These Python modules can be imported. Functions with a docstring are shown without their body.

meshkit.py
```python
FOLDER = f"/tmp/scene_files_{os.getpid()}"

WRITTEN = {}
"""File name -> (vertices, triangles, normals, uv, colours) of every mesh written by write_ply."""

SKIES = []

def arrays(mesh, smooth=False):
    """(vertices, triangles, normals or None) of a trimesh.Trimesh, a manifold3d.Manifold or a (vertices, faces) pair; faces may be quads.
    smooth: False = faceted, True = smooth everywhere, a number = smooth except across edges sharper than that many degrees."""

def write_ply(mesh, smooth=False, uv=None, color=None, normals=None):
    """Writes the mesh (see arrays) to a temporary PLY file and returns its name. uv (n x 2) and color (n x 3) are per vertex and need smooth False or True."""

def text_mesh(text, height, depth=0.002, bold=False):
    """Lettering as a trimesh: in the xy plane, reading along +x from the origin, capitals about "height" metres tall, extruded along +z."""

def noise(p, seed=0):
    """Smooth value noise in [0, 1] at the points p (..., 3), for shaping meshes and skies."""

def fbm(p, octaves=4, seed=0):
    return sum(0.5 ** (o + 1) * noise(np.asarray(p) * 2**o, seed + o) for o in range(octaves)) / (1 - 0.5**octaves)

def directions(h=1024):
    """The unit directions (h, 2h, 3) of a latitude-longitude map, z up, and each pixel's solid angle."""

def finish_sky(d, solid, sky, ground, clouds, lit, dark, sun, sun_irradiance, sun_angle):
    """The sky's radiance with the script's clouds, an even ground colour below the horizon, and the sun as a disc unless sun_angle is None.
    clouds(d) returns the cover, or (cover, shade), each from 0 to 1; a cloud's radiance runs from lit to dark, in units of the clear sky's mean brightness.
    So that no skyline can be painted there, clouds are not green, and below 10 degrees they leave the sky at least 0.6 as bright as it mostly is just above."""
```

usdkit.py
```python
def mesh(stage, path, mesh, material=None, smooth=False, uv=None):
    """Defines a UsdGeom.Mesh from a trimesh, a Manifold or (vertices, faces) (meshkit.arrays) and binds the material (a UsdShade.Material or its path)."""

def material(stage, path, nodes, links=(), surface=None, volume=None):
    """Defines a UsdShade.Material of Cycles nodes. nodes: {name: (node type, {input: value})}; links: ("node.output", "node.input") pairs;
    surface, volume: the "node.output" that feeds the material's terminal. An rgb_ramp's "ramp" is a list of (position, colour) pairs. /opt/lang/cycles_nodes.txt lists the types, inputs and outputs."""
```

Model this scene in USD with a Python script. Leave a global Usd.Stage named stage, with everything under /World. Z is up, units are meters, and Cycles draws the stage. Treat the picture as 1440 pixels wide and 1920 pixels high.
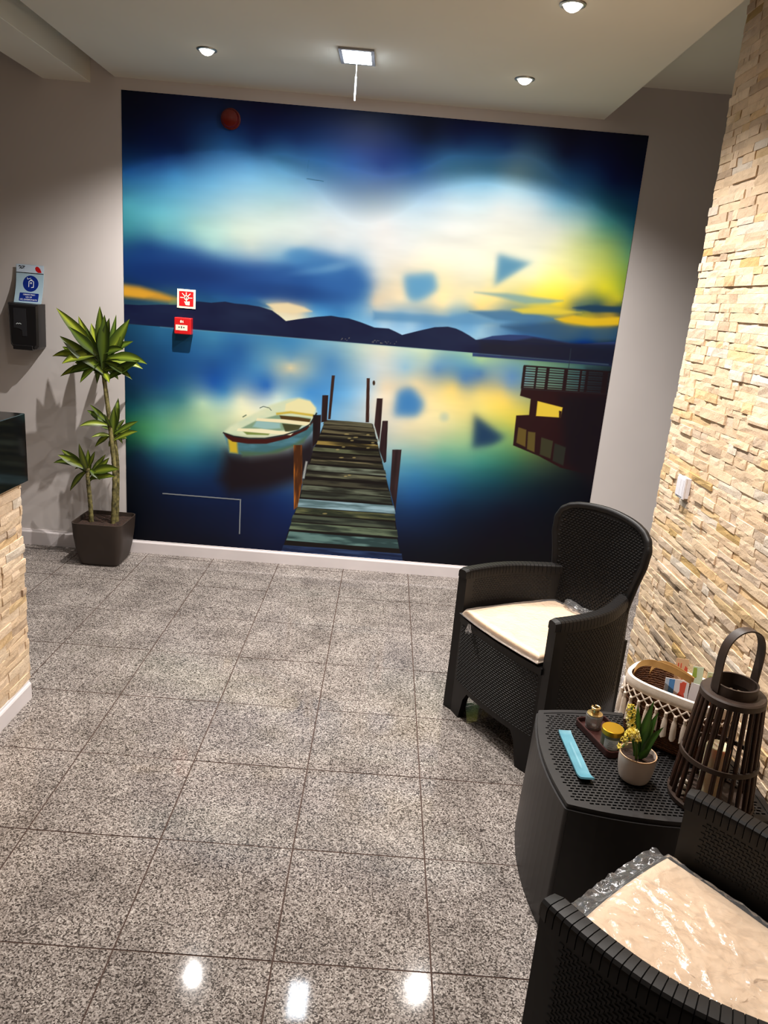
import math
import numpy as np
import trimesh
import manifold3d as m3
from shapely.geometry import Polygon, Point, LineString, box as sbox
from shapely.ops import unary_union
from pxr import Usd, UsdGeom, UsdLux, UsdShade, Sdf, Gf, Vt
import usdkit
import meshkit

stage = Usd.Stage.CreateInMemory()
UsdGeom.SetStageUpAxis(stage, 'Z')
UsdGeom.SetStageMetersPerUnit(stage, 1.0)
UsdGeom.Xform.Define(stage, '/World')
PI = math.pi

# ------------------------------------------------------------------ camera
CAM_POS = np.array([0.16469, -1.50019, 1.61490])
PITCH, ROLL, YAW, FPX = -0.275229, -0.0839155, -0.0130021, 1404.4
def _axes():
    cx, sx, cy, sy, cz, sz = math.cos(PITCH), math.sin(PITCH), math.cos(ROLL), math.sin(ROLL), math.cos(YAW), math.sin(YAW)
    rx = np.array([[1, 0, 0], [0, cx, -sx], [0, sx, cx]])
    ry = np.array([[cy, 0, sy], [0, 1, 0], [-sy, 0, cy]])
    rz = np.array([[cz, -sz, 0], [sz, cz, 0], [0, 0, 1]])
    return rz @ rx @ ry
_M = _axes()
RIGHT, FWD, UP = _M[:, 0], _M[:, 1], _M[:, 2]
cam = UsdGeom.Camera.Define(stage, '/World/camera')
cam.CreateHorizontalApertureAttr(36.0)
cam.CreateVerticalApertureAttr(48.0)
cam.CreateFocalLengthAttr(36.0 * FPX / 1440.0)
cam.CreateClippingRangeAttr(Gf.Vec2f(0.02, 100.0))
cam.CreateExposureAttr(0.45)
cam.AddTransformOp().Set(Gf.Matrix4d(*RIGHT, 0, *UP, 0, *(-FWD), 0, *CAM_POS, 1))

def at(px, py, **k):
    """measuring aid: the point of a plane x=, y= or z= seen at a pixel of the photograph"""
    d = FWD + (px - 720) / FPX * RIGHT - (py - 960) / FPX * UP
    ax = 'xyz'.index(next(iter(k)))
    return CAM_POS + (next(iter(k.values())) - CAM_POS[ax]) / d[ax] * d
def project(P):
    d = np.asarray(P, float) - CAM_POS
    z = np.maximum(d @ FWD, 1e-3)
    return 720 + FPX * (d @ RIGHT) / z, 960 - FPX * (d @ UP) / z, z

# ------------------------------------------------------------------ lights
SOFFIT_Z, CEIL_Z, WALL_Y, STONE_X = 2.617, 2.785, 2.866, 1.345
WARM = (1.0, 0.945, 0.895)
SPOT_GAIN, SPOT_CONE, SPOT_SOFT = 31.0, 68.0, 0.95
GAINS = (1.45, 1.35, 0.85, 0.22, 0.15, 1.3)
SPOT_AT = [(-0.743, 2.252), (0.681, 2.272), (0.691, 1.388),            # in view
           (-0.743, 1.388), (-0.743, 0.45), (0.691, 0.45)]
EMERGENCY = (-0.068, 2.15)
def spot_light(path, x, y, gain=1.0, cone=SPOT_CONE):
    l = UsdLux.SphereLight.Define(stage, path)
    l.CreateRadiusAttr(0.012)
    l.CreateIntensityAttr(SPOT_GAIN * gain)
    l.CreateColorAttr(Gf.Vec3f(*WARM))
    l.CreateNormalizeAttr(True)
    s = UsdLux.ShapingAPI.Apply(l.GetPrim())
    s.CreateShapingConeAngleAttr(cone)
    s.CreateShapingConeSoftnessAttr(SPOT_SOFT)
    l.AddTranslateOp().Set(Gf.Vec3d(x, y, SOFFIT_Z - 0.016))
    return l

# ------------------------------------------------------------------ helpers
LK = '/World/Looks'
UsdGeom.Scope.Define(stage, LK)
MAT = {}
def mat(name, nodes, links=(), surface='p.BSDF', volume=None):
    MAT[name] = usdkit.material(stage, f'{LK}/{name}', nodes, links, surface=surface, volume=volume)
    return MAT[name]
def plain(name, base, rough=0.5, **kw):
    return mat(name, {'p': ('principled_bsdf', dict(base_color=base, roughness=rough, **kw))})
def srgb(r, g, b):
    c = np.array([r, g, b], float) / 255
    return tuple(np.where(c < .04045, c / 12.92, ((c + .055) / 1.055) ** 2.4))

COUNT = {}
def path_for(name, parent):
    base = f'{parent}/{name}'
    n = COUNT.get(base, 0)
    COUNT[base] = n + 1
    return base if n == 0 else f'{base}_{n:03d}'
def ppath(parent):
    return '/World' if parent is None else (parent if isinstance(parent, str) else str(parent.GetPath()))
def tag(o, label=None, cat=None, group=None, kind=None):
    for k, v in (('label', label), ('category', cat), ('group', group), ('kind', kind)):
        if v:
            o.SetCustomDataByKey(k, v)
    return o
def obj(name, mesh, m, parent=None, smooth=False, tint=None, uv=None, **kw):
    p = path_for(name, ppath(parent))
    o = usdkit.mesh(stage, p, mesh, MAT[m] if isinstance(m, str) else m, smooth=smooth, uv=uv)
    if tint is not None:
        t = np.asarray(tint, np.float32)
        pv = UsdGeom.PrimvarsAPI(o).CreatePrimvar('tint', Sdf.ValueTypeNames.Color3fArray, 'vertex')
        if t.ndim == 1:
            t = np.repeat(t[None], len(o.GetPointsAttr().Get()), 0)
        pv.Set(Vt.Vec3fArray.FromNumpy(t.copy()))
    return tag(o.GetPrim(), **kw) if kw else o.GetPrim()
def thing(name, label, cat, loc=(0, 0, 0), rz=0.0, group=None, kind=None):
    x = UsdGeom.Xform.Define(stage, path_for(name, '/World'))
    x.AddTranslateOp().Set(Gf.Vec3d(*map(float, loc)))
    x.AddRotateZOp().Set(math.degrees(rz))
    return tag(x.GetPrim(), label, cat, group, kind)
def copy_of(src, name, label, loc, rz=0.0, group=None):
    x = UsdGeom.Xform.Define(stage, path_for(name, '/World'))
    x.AddTranslateOp().Set(Gf.Vec3d(*map(float, loc)))
    x.AddRotateZOp().Set(math.degrees(rz))
    p = x.GetPrim()
    p.GetReferences().AddInternalReference(src.GetPath())
    p.SetInstanceable(True)
    x.SetXformOpOrder([x.GetOrderedXformOps()[0], x.GetOrderedXformOps()[1]])
    return tag(p, label, src.GetCustomDataByKey('category'), group or src.GetCustomDataByKey('group'))

def cat(*ms):
    ms = [x for x in (ms[0] if len(ms) == 1 and isinstance(ms[0], (list, tuple)) else ms)]
    return trimesh.util.concatenate([x if isinstance(x, trimesh.Trimesh) else tri(x) for x in ms])
def tri(x):
    v, f, _ = meshkit.arrays(x)
    return trimesh.Trimesh(v, f, process=False)
def box(x0, x1, y0, y1, z0, z1):
    b = trimesh.creation.box([x1 - x0, y1 - y0, z1 - z0])
    b.apply_translation([(x0 + x1) / 2, (y0 + y1) / 2, (z0 + z1) / 2])
    return b
def cbox(x0, x1, y0, y1, z0, z1, c=0.003):
    """chamfered box: hull of three crossed boxes"""
    P = []
    for i in range(3):
        k = np.full(3, c); k[i] = 0
        for s in np.ndindex(2, 2, 2):
            P.append([(x0 + k[0], x1 - k[0])[s[0]], (y0 + k[1], y1 - k[1])[s[1]], (z0 + k[2], z1 - k[2])[s[2]]])
    return trimesh.convex.convex_hull(np.array(P))
def rbox(x0, x1, y0, y1, z0, z1, r=0.005, seg=12):
    s = m3.Manifold.sphere(r, seg)
    return tri(m3.Manifold.batch_hull([s.translate([x, y, z]) for x in (x0 + r, x1 - r) for y in (y0 + r, y1 - r) for z in (z0 + r, z1 - r)]))
def lathe(profile, n=48, closed=False):
    pr = np.array(profile, float)
    a = np.linspace(0, 2 * PI, n, endpoint=False)
    v = np.stack([pr[:, None, 0] * np.cos(a), pr[:, None, 0] * np.sin(a), np.repeat(pr[:, None, 1], n, 1)], -1).reshape(-1, 3)
    f = []
    m = len(pr)
    for i in range(m if closed else m - 1):
        k = (i + 1) % m
        for j in range(n):
            j2 = (j + 1) % n
            f.append([i * n + j, i * n + j2, k * n + j2, k * n + j])
    f = np.array(f)
    t = trimesh.Trimesh(v, np.vstack([f[:, [0, 1, 2]], f[:, [0, 2, 3]]]), process=False)
    t.update_faces(t.area_faces > 1e-12)
    return t
def tube(pts, r, n=8, cap=True):
    pts = np.asarray(pts, float)
    r = np.broadcast_to(np.asarray(r, float), len(pts))
    t = np.gradient(pts, axis=0); t /= np.linalg.norm(t, axis=1, keepdims=True)
    u = np.cross(t[0], [0, 0, 1.0]) if abs(t[0][2]) < .9 else np.cross(t[0], [1.0, 0, 0])
    V = []
    for i in range(len(pts)):
        u = u - t[i] * (u @ t[i]); u /= np.linalg.norm(u)
        w = np.cross(t[i], u)
        a = np.linspace(0, 2 * PI, n, endpoint=False)
        V.append(pts[i] + r[i] * (np.cos(a)[:, None] * u + np.sin(a)[:, None] * w))
    V = np.vstack(V); F = []
    for i in range(len(pts) - 1):
        for j in range(n):
            a, b = i * n + j, i * n + (j + 1) % n
            F += [[a, b, b + n], [a, b + n, a + n]]
    if cap:
        k = len(V); V = np.vstack([V, pts[0], pts[-1]])
        m = (len(pts) - 1) * n
        for j in range(n):
            F += [[k, (j + 1) % n, j], [k + 1, m + j, m + (j + 1) % n]]
    return trimesh.Trimesh(V, F, process=False)
def strap(pts, side, w, th):
    """flat band along pts; side = unit vector(s) across the band"""
    pts = np.asarray(pts, float); n = len(pts)
    side = np.broadcast_to(np.asarray(side, float), pts.shape)
    t = np.gradient(pts, axis=0); t /= np.linalg.norm(t, axis=1, keepdims=True)
    nn = np.cross(t, side); nn /= np.linalg.norm(nn, axis=1, keepdims=True)
    w = np.broadcast_to(np.asarray(w, float), n)[:, None]
    V = np.stack([pts + side * w / 2 + nn * th / 2, pts - side * w / 2 + nn * th / 2, pts - side * w / 2 - nn * th / 2, pts + side * w / 2 - nn * th / 2], 1).reshape(-1, 3)
    F = []
    for i in range(n - 1):
        for j in range(4):
            a, b = i * 4 + j, i * 4 + (j + 1) % 4
            F += [[a, b, b + 4], [a, b + 4, a + 4]]
    F += [[0, 2, 1], [0, 3, 2]]; k = 4 * (n - 1); F += [[k, k + 1, k + 2], [k, k + 2, k + 3]]
    return trimesh.Trimesh(V, F, process=False)
def grid_faces(nu, nv):
    i, j = np.meshgrid(np.arange(nu - 1), np.arange(nv - 1), indexing='ij')
    a = (i * nv + j).ravel()
    return np.vstack([np.stack([a, a + nv, a + nv + 1], 1), np.stack([a, a + nv + 1, a + 1], 1)])
def sheet(P, th=None):
    """surface from an (nu, nv, 3) array; with th a closed slab th thick behind its normal"""
    nu, nv = P.shape[:2]
    F = grid_faces(nu, nv)
    V = P.reshape(-1, 3)
    if th is None:
        return trimesh.Trimesh(V, F, process=False)
    t = trimesh.Trimesh(V, F, process=False)
    N = np.array(t.vertex_normals)
    V2 = V - N * th
    k = len(V)
    ring = np.concatenate([np.arange(nv), np.arange(1, nu) * nv + nv - 1, (nu - 1) * nv + np.arange(nv - 2, -1, -1), np.arange(nu - 2, 0, -1) * nv])
    nx = np.roll(ring, -1)
    S = np.vstack([np.stack([ring, ring + k, nx + k], 1), np.stack([ring, nx + k, nx], 1)])
    out = trimesh.Trimesh(np.vstack([V, V2]), np.vstack([F, F[:, ::-1] + k, S]), process=False)
    out.fix_normals()
    return out
def extrude(poly, h, z=0.0):
    parts = []
    for g in getattr(poly, 'geoms', [poly]):
        cs = m3.CrossSection([np.array(g.exterior.coords)[:-1]] + [np.array(i.coords)[:-1] for i in g.interiors], m3.FillRule.EvenOdd)
        parts.append(tri(m3.Manifold.extrude(cs, h)))
    t = trimesh.util.concatenate(parts)
    t.apply_translation([0, 0, z])
    return t
def xf(mesh, R=None, t=(0, 0, 0)):
    m = mesh.copy()
    if R is not None:
        M = np.eye(4); M[:3, :3] = R
        m.apply_transform(M)
    m.apply_translation(t)
    return m
def rotm(ax, ang):
    return trimesh.transformations.rotation_matrix(ang, ax)[:3, :3]
TO_WALL = np.array([[1, 0, 0], [0, 0, -1.0], [0, 1, 0]])     # xy drawing -> upright, facing -y
def on_back_wall(mesh, x, z, y):
    """an xy drawing (thickness along +z) put on the back wall, facing the room"""
    return xf(mesh, TO_WALL, (x, y, z))
def frame_strips(x0, x1, y0, y1, w):
    return sbox(x0, y0, x1, y1).difference(sbox(x0 + w, y0 + w, x1 - w, y1 - w))

# ------------------------------------------------------------------ materials
def noisy(name, c1, c2, scale, rough=0.7, detail=4, bump=0.0, bscale=None, bdist=0.002, **kw):
    n = {'tc': ('texture_coordinate', {}), 'n': ('noise_texture', {'scale': scale, 'detail': detail}),
         'r': ('rgb_ramp', {'ramp': [(0.3, c1), (0.7, c2)]}), 'p': ('principled_bsdf', dict(roughness=rough, **kw))}
    l = [('tc.object', 'n.vector'), ('n.fac', 'r.fac'), ('r.color', 'p.base_color')]
    if bump:
        n['n2'] = ('noise_texture', {'scale': bscale or scale * 3, 'detail': 5})
        n['b'] = ('bump', {'strength': bump, 'distance': bdist})
        l += [('tc.object', 'n2.vector'), ('n2.fac', 'b.height'), ('b.normal', 'p.normal')]
    return mat(name, n, l)

noisy('wall_paint', srgb(214, 207, 204), srgb(218, 211, 208), 3, 0.75, bump=0.05, bscale=180, bdist=0.0006)
noisy('dark_paint', srgb(92, 88, 84), srgb(96, 92, 88), 3, 0.6)
noisy('ceiling_paint', srgb(219, 214, 198), srgb(223, 218, 202), 2, 0.85)
noisy('skirting_white', srgb(222, 214, 214), srgb(228, 220, 220), 6, 0.35)

# polished granite: grains from two voronoi fields plus cloudy wear
mat('granite', {
    'g': ('geometry', {}), 'oi': ('object_info', {}),
    'off': ('combine_xyz', {}), 'sc': ('math', {'math_type': 'multiply', 'value2': 37.0}),
    'add': ('vector_math', {'math_type': 'add'}),
    'v': ('voronoi_texture', {'scale': 280.0, 'feature': 'f1', 'randomness': 1.0}),
    'bw': ('separate_color', {}),
    'r': ('rgb_ramp', {'ramp': [(0.0, srgb(60, 53, 50)), (0.24, srgb(92, 85, 80)), (0.44, srgb(136, 127, 121)), (0.75, srgb(162, 153, 147)), (1.0, srgb(194, 186, 179))]}),
    'v2': ('voronoi_texture', {'scale': 62.0, 'feature': 'f1'}), 'bw2': ('separate_color', {}),
    'big': ('math', {'math_type': 'greater_than', 'value2': 0.93}),
    'near': ('math', {'math_type': 'less_than', 'value2': 0.24}),
    'spot': ('math', {'math_type': 'multiply'}),
    'spot2': ('math', {'math_type': 'multiply', 'value2': 0.5}),
    'mx': ('mix', {'color2': srgb(215, 208, 200)}),
    'cl': ('noise_texture', {'scale': 4.5, 'detail': 6.0, 'roughness': 0.65}),
    'cr': ('rgb_ramp', {'ramp': [(0.34, (0.62, 0.61, 0.61)), (0.60, (1, 1, 1))]}),
    'mul': ('mix', {'mix_type': 'multiply', 'fac': 1.0}),
    'rr': ('map_range', {'from_min': 0.3, 'from_max': 0.7, 'to_min': 0.035, 'to_max': 0.07}),
    'p': ('principled_bsdf', {'ior': 1.5, 'specular_ior_level': 0.26}),
}, [('g.position', 'add.vector1'), ('oi.random', 'sc.value1'), ('sc.value', 'off.x'), ('sc.value', 'off.y'), ('off.vector', 'add.vector2'),
    ('add.vector', 'v.vector'), ('v.color', 'bw.color'), ('bw.r', 'r.fac'),
    ('add.vector', 'v2.vector'), ('v2.color', 'bw2.color'), ('bw2.g', 'big.value1'), ('v2.distance', 'near.value1'),
    ('big.value', 'spot.value1'), ('near.value', 'spot.value2'), ('spot.value', 'spot2.value1'), ('spot2.value', 'mx.fac'), ('r.color', 'mx.color1'),
    ('g.position', 'cl.vector'), ('cl.fac', 'cr.fac'), ('mx.color', 'mul.color1'), ('cr.color', 'mul.color2'), ('mul.color', 'p.base_color'),
    ('cl.fac', 'rr.value'), ('rr.result', 'p.roughness')])
plain('grout', srgb(70, 52, 44), 0.9)

# split-face stone: its own tint per piece, veined and stained
mat('split_stone', {
    'a': ('attribute', {'attribute': 'tint'}), 'g': ('geometry', {}),
    'n': ('noise_texture', {'scale': 24.0, 'detail': 6.0, 'roughness': 0.65, 'distortion': 0.6}),
    'r': ('rgb_ramp', {'ramp': [(0.28, (0.80, 0.76, 0.70)), (0.48, (1, 1, 1)), (0.75, (1.05, 1.04, 1.02))]}),
    'm': ('mix', {'mix_type': 'multiply', 'fac': 1.0}),
    'n2': ('noise_texture', {'scale': 9.0, 'detail': 5.0, 'roughness': 0.6}),
    'r2': ('rgb_ramp', {'ramp': [(0.66, (0, 0, 0)), (0.76, (1, 1, 1))]}),
    's': ('math', {'math_type': 'multiply', 'value2': 0.38}),
    'st': ('mix', {'color2': srgb(176, 132, 58)}),
    'n3': ('noise_texture', {'scale': 130.0, 'detail': 5.0}),
    'b': ('bump', {'strength': 0.55, 'distance': 0.003}),
    'p': ('principled_bsdf', {'roughness': 0.8}),
}, [('g.position', 'n.vector'), ('n.fac', 'r.fac'), ('a.color', 'm.color1'), ('r.color', 'm.color2'), ('g.position', 'n2.vector'), ('n2.fac', 'r2.fac'),
    ('r2.color', 's.value1'), ('s.value', 'st.fac'), ('m.color', 'st.color1'), ('st.color', 'p.base_color'), ('g.position', 'n3.vector'), ('n3.fac', 'b.height'), ('b.normal', 'p.normal')])
noisy('stone_bed', srgb(120, 100, 80), srgb(140, 118, 95), 20, 0.95)

mat('lamp_glow', {'e': ('emission', {'color': (1.0, 0.93, 0.80), 'strength': 4.0})}, surface='e.emission')
mat('cold_glow', {'e': ('emission', {'color': (0.86, 0.93, 1.0), 'strength': 4.5})}, surface='e.emission')
plain('brushed_metal', (0.42, 0.40, 0.37), 0.35, metallic=1.0)
plain('white_plastic', srgb(226, 224, 230), 0.35)
plain('lamp_housing', srgb(150, 152, 156), 0.4)

# ------------------------------------------------------------------ the room
T = 0.4
def struct(name, mesh, m, label=None, smooth=False):
    return obj(name, mesh, m, None, smooth=smooth, kind='structure', label=label)
rng = np.random.default_rng(7)
XL, XR, YF = -2.8, 3.0, -3.4          # the hall goes on to these, out of view
fl = thing('floor', 'floor of square speckled grey granite tiles with thin dark joints', None, kind='structure')
obj('grout_bed', box(XL, XR, YF, WALL_Y + .1, -0.08, -0.0010), 'grout', fl)
cells = []
for i in range(int(math.floor(XL / T)), int(math.ceil(XR / T))):
    for j in range(int(math.floor(YF / T)), int(math.ceil(WALL_Y / T))):
        x0, x1, y0, y1 = max(i * T, XL), min((i + 1) * T, XR), max(j * T, YF), min((j + 1) * T, WALL_Y)
        if x1 - x0 > .02 and y1 - y0 > .02:
            cells.append((x0, x1, y0, y1))
rest = []
g = 0.0022
for x0, x1, y0, y1 in cells:
    c = np.array([[x, y, 0] for x in np.linspace(x0, x1, 4) for y in np.linspace(y0, y1, 4)])
    u, v, z = project(c)
    seen = ((c - CAM_POS) @ FWD > .1) & (u > -40) & (u < 1480) & (v > -40) & (v < 1960)
    dz = rng.uniform(-.0004, .0004)
    tl = box(x0 + g, x1 - g, y0 + g, y1 - g, -0.012, dz)
    if seen.any() and x0 > -2.6:
        obj('tile', tl, 'granite', fl)
    else:
        rest.append(tl)
obj('tile_field', cat(rest), 'granite', fl, kind='stuff')

struct('wall_back', box(XL, XR, WALL_Y, WALL_Y + .1, 0, CEIL_Z), 'wall_paint', 'grey painted wall behind the lake mural')
struct('wall_left', box(XL - .1, XL, YF, WALL_Y + .1, 0, CEIL_Z), 'dark_paint')
struct('wall_front', box(XL - .1, XR + .1, YF - .1, YF, 0, CEIL_Z), 'dark_paint')
struct('wall_far_right', box(XR, XR + .1, YF, WALL_Y + .1, 0, CEIL_Z), 'dark_paint')
struct('ceiling', box(XL - .1, XR + .1, YF - .1, WALL_Y + .1, CEIL_Z, CEIL_Z + .1), 'ceiling_paint', 'upper ceiling in shade above the dropped panel')
struct('trim_1', cbox(-1.372, 1.205, YF, WALL_Y, SOFFIT_Z, SOFFIT_Z + .10, .002), 'ceiling_paint', 'dropped ceiling panel with recessed spotlights')
struct('trim_2', cbox(-1.747, -1.496, YF, WALL_Y, 2.58, CEIL_Z, .002), 'ceiling_paint', 'boxed beam beside the dropped ceiling panel')
def skirting(x0, x1, yw, h, th=0.013):
    """along x against a wall at yw, rounded top"""
    pr = Polygon([(0, 0), (-th, 0), (-th, h - .016), (-th * .8, h - .010), (-th * .55, h - .007), (-th * .45, h), (0, h)])
    m = extrude(pr, x1 - x0)                       # profile in xy, length z
    R = np.array([[0, 0, 1.0], [1, 0, 0], [0, 1, 0]])
    return xf(m, R, (x0, yw, 0))
bb = thing('baseboard_back', 'white skirting board along the wall under the mural', None, kind='structure')
obj('skirting_board', skirting(-1.318, XR, WALL_Y, .080), 'skirting_white', bb)
obj('skirting_board', skirting(XL, -1.322, WALL_Y, .095, .016), 'skirting_white', bb)

# ------------------------------------------------------------------ split-face stone
TINTS = [srgb(232, 208, 178), srgb(226, 200, 170), srgb(238, 216, 190), srgb(220, 196, 168), srgb(236, 212, 186), srgb(214, 190, 164),
         srgb(228, 196, 152), srgb(214, 186, 144), srgb(204, 172, 116), srgb(206, 186, 166), srgb(226, 214, 200), srgb(196, 172, 148)]
TW = np.array([10, 10, 10, 8, 9, 6, 4, 1.8, .8, 4, 3, 1.5]); TW = TW / TW.sum()
def stone_piece(a0, a1, z0, z1, out, r):
    """one split stone in (along, out, up): base at out=0, rough face at about out"""
    na = 3 if a1 - a0 < .08 else 5
    A = np.linspace(a0, a1, na)
    Z = np.array([z0, z0 + (z1 - z0) * r.uniform(.35, .65), z1])
    AA, ZZ = np.meshgrid(A, Z, indexing='ij')
    O = out + r.uniform(-.0014, .0014, AA.shape) + r.uniform(-.002, .002) * (AA - a0) / (a1 - a0) + r.uniform(-.0015, .0015) * (ZZ - z0) / (z1 - z0)
    O[[0, -1], :] -= .0008; O[:, [0, -1]] -= .0008
    P = np.stack([AA, O, ZZ], -1)
    nu, nv = AA.shape
    F = grid_faces(nu, nv)
    V = P.reshape(-1, 3)
    ring = np.concatenate([np.arange(nv), np.arange(1, nu) * nv + nv - 1, (nu - 1) * nv + np.arange(nv - 2, -1, -1), np.arange(nu - 2, 0, -1) * nv])
    Vb = V[ring].copy(); Vb[:, 1] = 0
    k = len(V); nr = len(ring); ii = np.arange(nr); jj = (ii + 1) % nr
    S = np.vstack([np.stack([ring[ii], k + ii, k + jj], 1), np.stack([ring[ii], k + jj, ring[jj]], 1)])
    return V, Vb, F, S
def stone_field(a0, a1, z0, z1, r, to_world, hmin=.024, hmax=.036):
    """list of (mesh, tint) covering a rectangle of wall"""
    out = []
    z = z0
    while z < z1 - .004:
        h = min(r.uniform(hmin, hmax), z1 - z)
        if z1 - z - h < .012:
            h = z1 - z
        a = a0 - r.uniform(0, .1)
        while a < a1:
            L = r.choice([.05, .07, .09, .12, .15, .19]) * r.uniform(.8, 1.2)
            b0, b1 = max(a, a0), min(a + L, a1)
            a += L
            if b1 - b0 < .012:
                continue
            o = r.choice([.006, .0075, .009, .0105, .013], p=[.14, .28, .3, .2, .08]) + r.uniform(-.001, .001)
            V, Vb, F, S = stone_piece(b0 + .0004, b1 - .0004, z + .0004, z + h - .0004, o, r)
            W = to_world(np.vstack([V, Vb]))
            m = trimesh.Trimesh(W, np.vstack([F, S]), process=False)
            if m.faces.shape[0]:
                c = np.array(TINTS[r.choice(len(TINTS), p=TW)]) * r.uniform(.90, 1.04) * np.array([.93, .90, .85])
                out.append((m, np.clip(c, 0, .9)))
        z += h
    return out
def put_stones(parts, parent, limit=300):
    area = []
    for m, c in parts:
        u, v, d = project(m.vertices)
        ok = (u.max() > 0) and (u.min() < 1440) and (v.max() > 0) and (v.min() < 1920) and (((m.vertices - CAM_POS) @ FWD).min() > .1)
        area.append((u.max() - u.min()) * (v.max() - v.min()) if ok else 0)
    order = np.argsort(area)[::-1]
    single = set(int(i) for i in order[:limit] if area[i] > 0)
    for i, (m, c) in enumerate(parts):
        if i in single:
            obj('stone', m, 'split_stone', parent, tint=c)
    left = [i for i in range(len(parts)) if i not in single]
    if left:
        obj('stone_field', cat([parts[i][0] for i in left]), 'split_stone', parent, kind='stuff',
            tint=np.vstack([np.repeat(parts[i][1][None], len(parts[i][0].vertices), 0) for i in left]))
STONE_END = 1.578
wr = thing('wall_right', 'wall clad in cream split-face stone strips', None, kind='structure')
obj('backing', cat(box(STONE_X + .013, STONE_X + .20, -2.2, STONE_END - .004, 0, CEIL_Z)), 'stone_bed', wr)
def right_world(P):                        # along = -y from the far end, out = -x
    return np.stack([STONE_X + .013 - P[:, 1], STONE_END - P[:, 0], P[:, 2]], 1)
rs = np.random.default_rng(21)
put_stones(stone_field(0, STONE_END + 1.2, .075, CEIL_Z, rs, right_world), wr)
sk = skirting(-STONE_END, 2.2, 0, .078)
sk.apply_transform(trimesh.transformations.rotation_matrix(-PI / 2, [0, 0, 1])); sk.apply_translation([STONE_X + .013, 0, 0])
struct('baseboard_right', sk, 'skirting_white', 'white skirting board under the stone wall')

# ------------------------------------------------------------------ ceiling lamps
def spotlight(x, y, label, group=None, gain=1.0, cone=SPOT_CONE):
    t = thing('recessed_spotlight', label, 'spotlight', (x, y, SOFFIT_Z), group=group)
    obj('trim_ring', lathe([(.033, .001), (.0335, -.003), (.037, -.006), (.044, -.004), (.046, .001)], 40), 'brushed_metal', t, smooth=40)
    obj('lens', lathe([(0.0001, -.0240), (.011, -.0226), (.021, -.0175), (.029, -.0098), (.0335, -.0010)], 32), 'lamp_glow', t, smooth=True)
    spot_light(str(t.GetPath()) + '/bulb_light', 0, 0, gain, cone).GetPrim()
    UsdGeom.Xformable(stage.GetPrimAtPath(str(t.GetPath()) + '/bulb_light')).GetOrderedXformOps()[0].Set(Gf.Vec3d(0, 0, -.040))
    return t
spotlight(*SPOT_AT[0], 'lit recessed ceiling spotlight at left, nearest the potted plant', None, GAINS[0])
spotlight(*SPOT_AT[1], 'lit recessed ceiling spotlight above the right half of the mural', None, GAINS[1])
spotlight(*SPOT_AT[2], 'lit recessed ceiling spotlight cut by the top edge of the photo', None, GAINS[2])
for s, gn in zip(SPOT_AT[3:], GAINS[3:]):
    spotlight(*s, 'recessed ceiling spotlight nearer the entrance, outside the photo', 'spotlights outside the photo', gn)
em = thing('emergency_light', 'square lit emergency exit light with hanging blade in the ceiling', 'emergency light', (*EMERGENCY, SOFFIT_Z))
obj('housing', cat(extrude(frame_strips(-.076, .076, -.105, .105, .014), .009, -.008)), 'lamp_housing', em)
obj('diffuser', rbox(-.062, .062, -.090, .090, -.010, .006, .005), 'cold_glow', em, smooth=40)
mat('blade_plastic', {'p': ('principled_bsdf', {'base_color': (0.9, 0.93, 0.98), 'roughness': 0.2, 'transmission_weight': 0.6, 'emission_color': (0.8, 0.9, 1.0), 'emission_strength': 0.35})})
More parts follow.
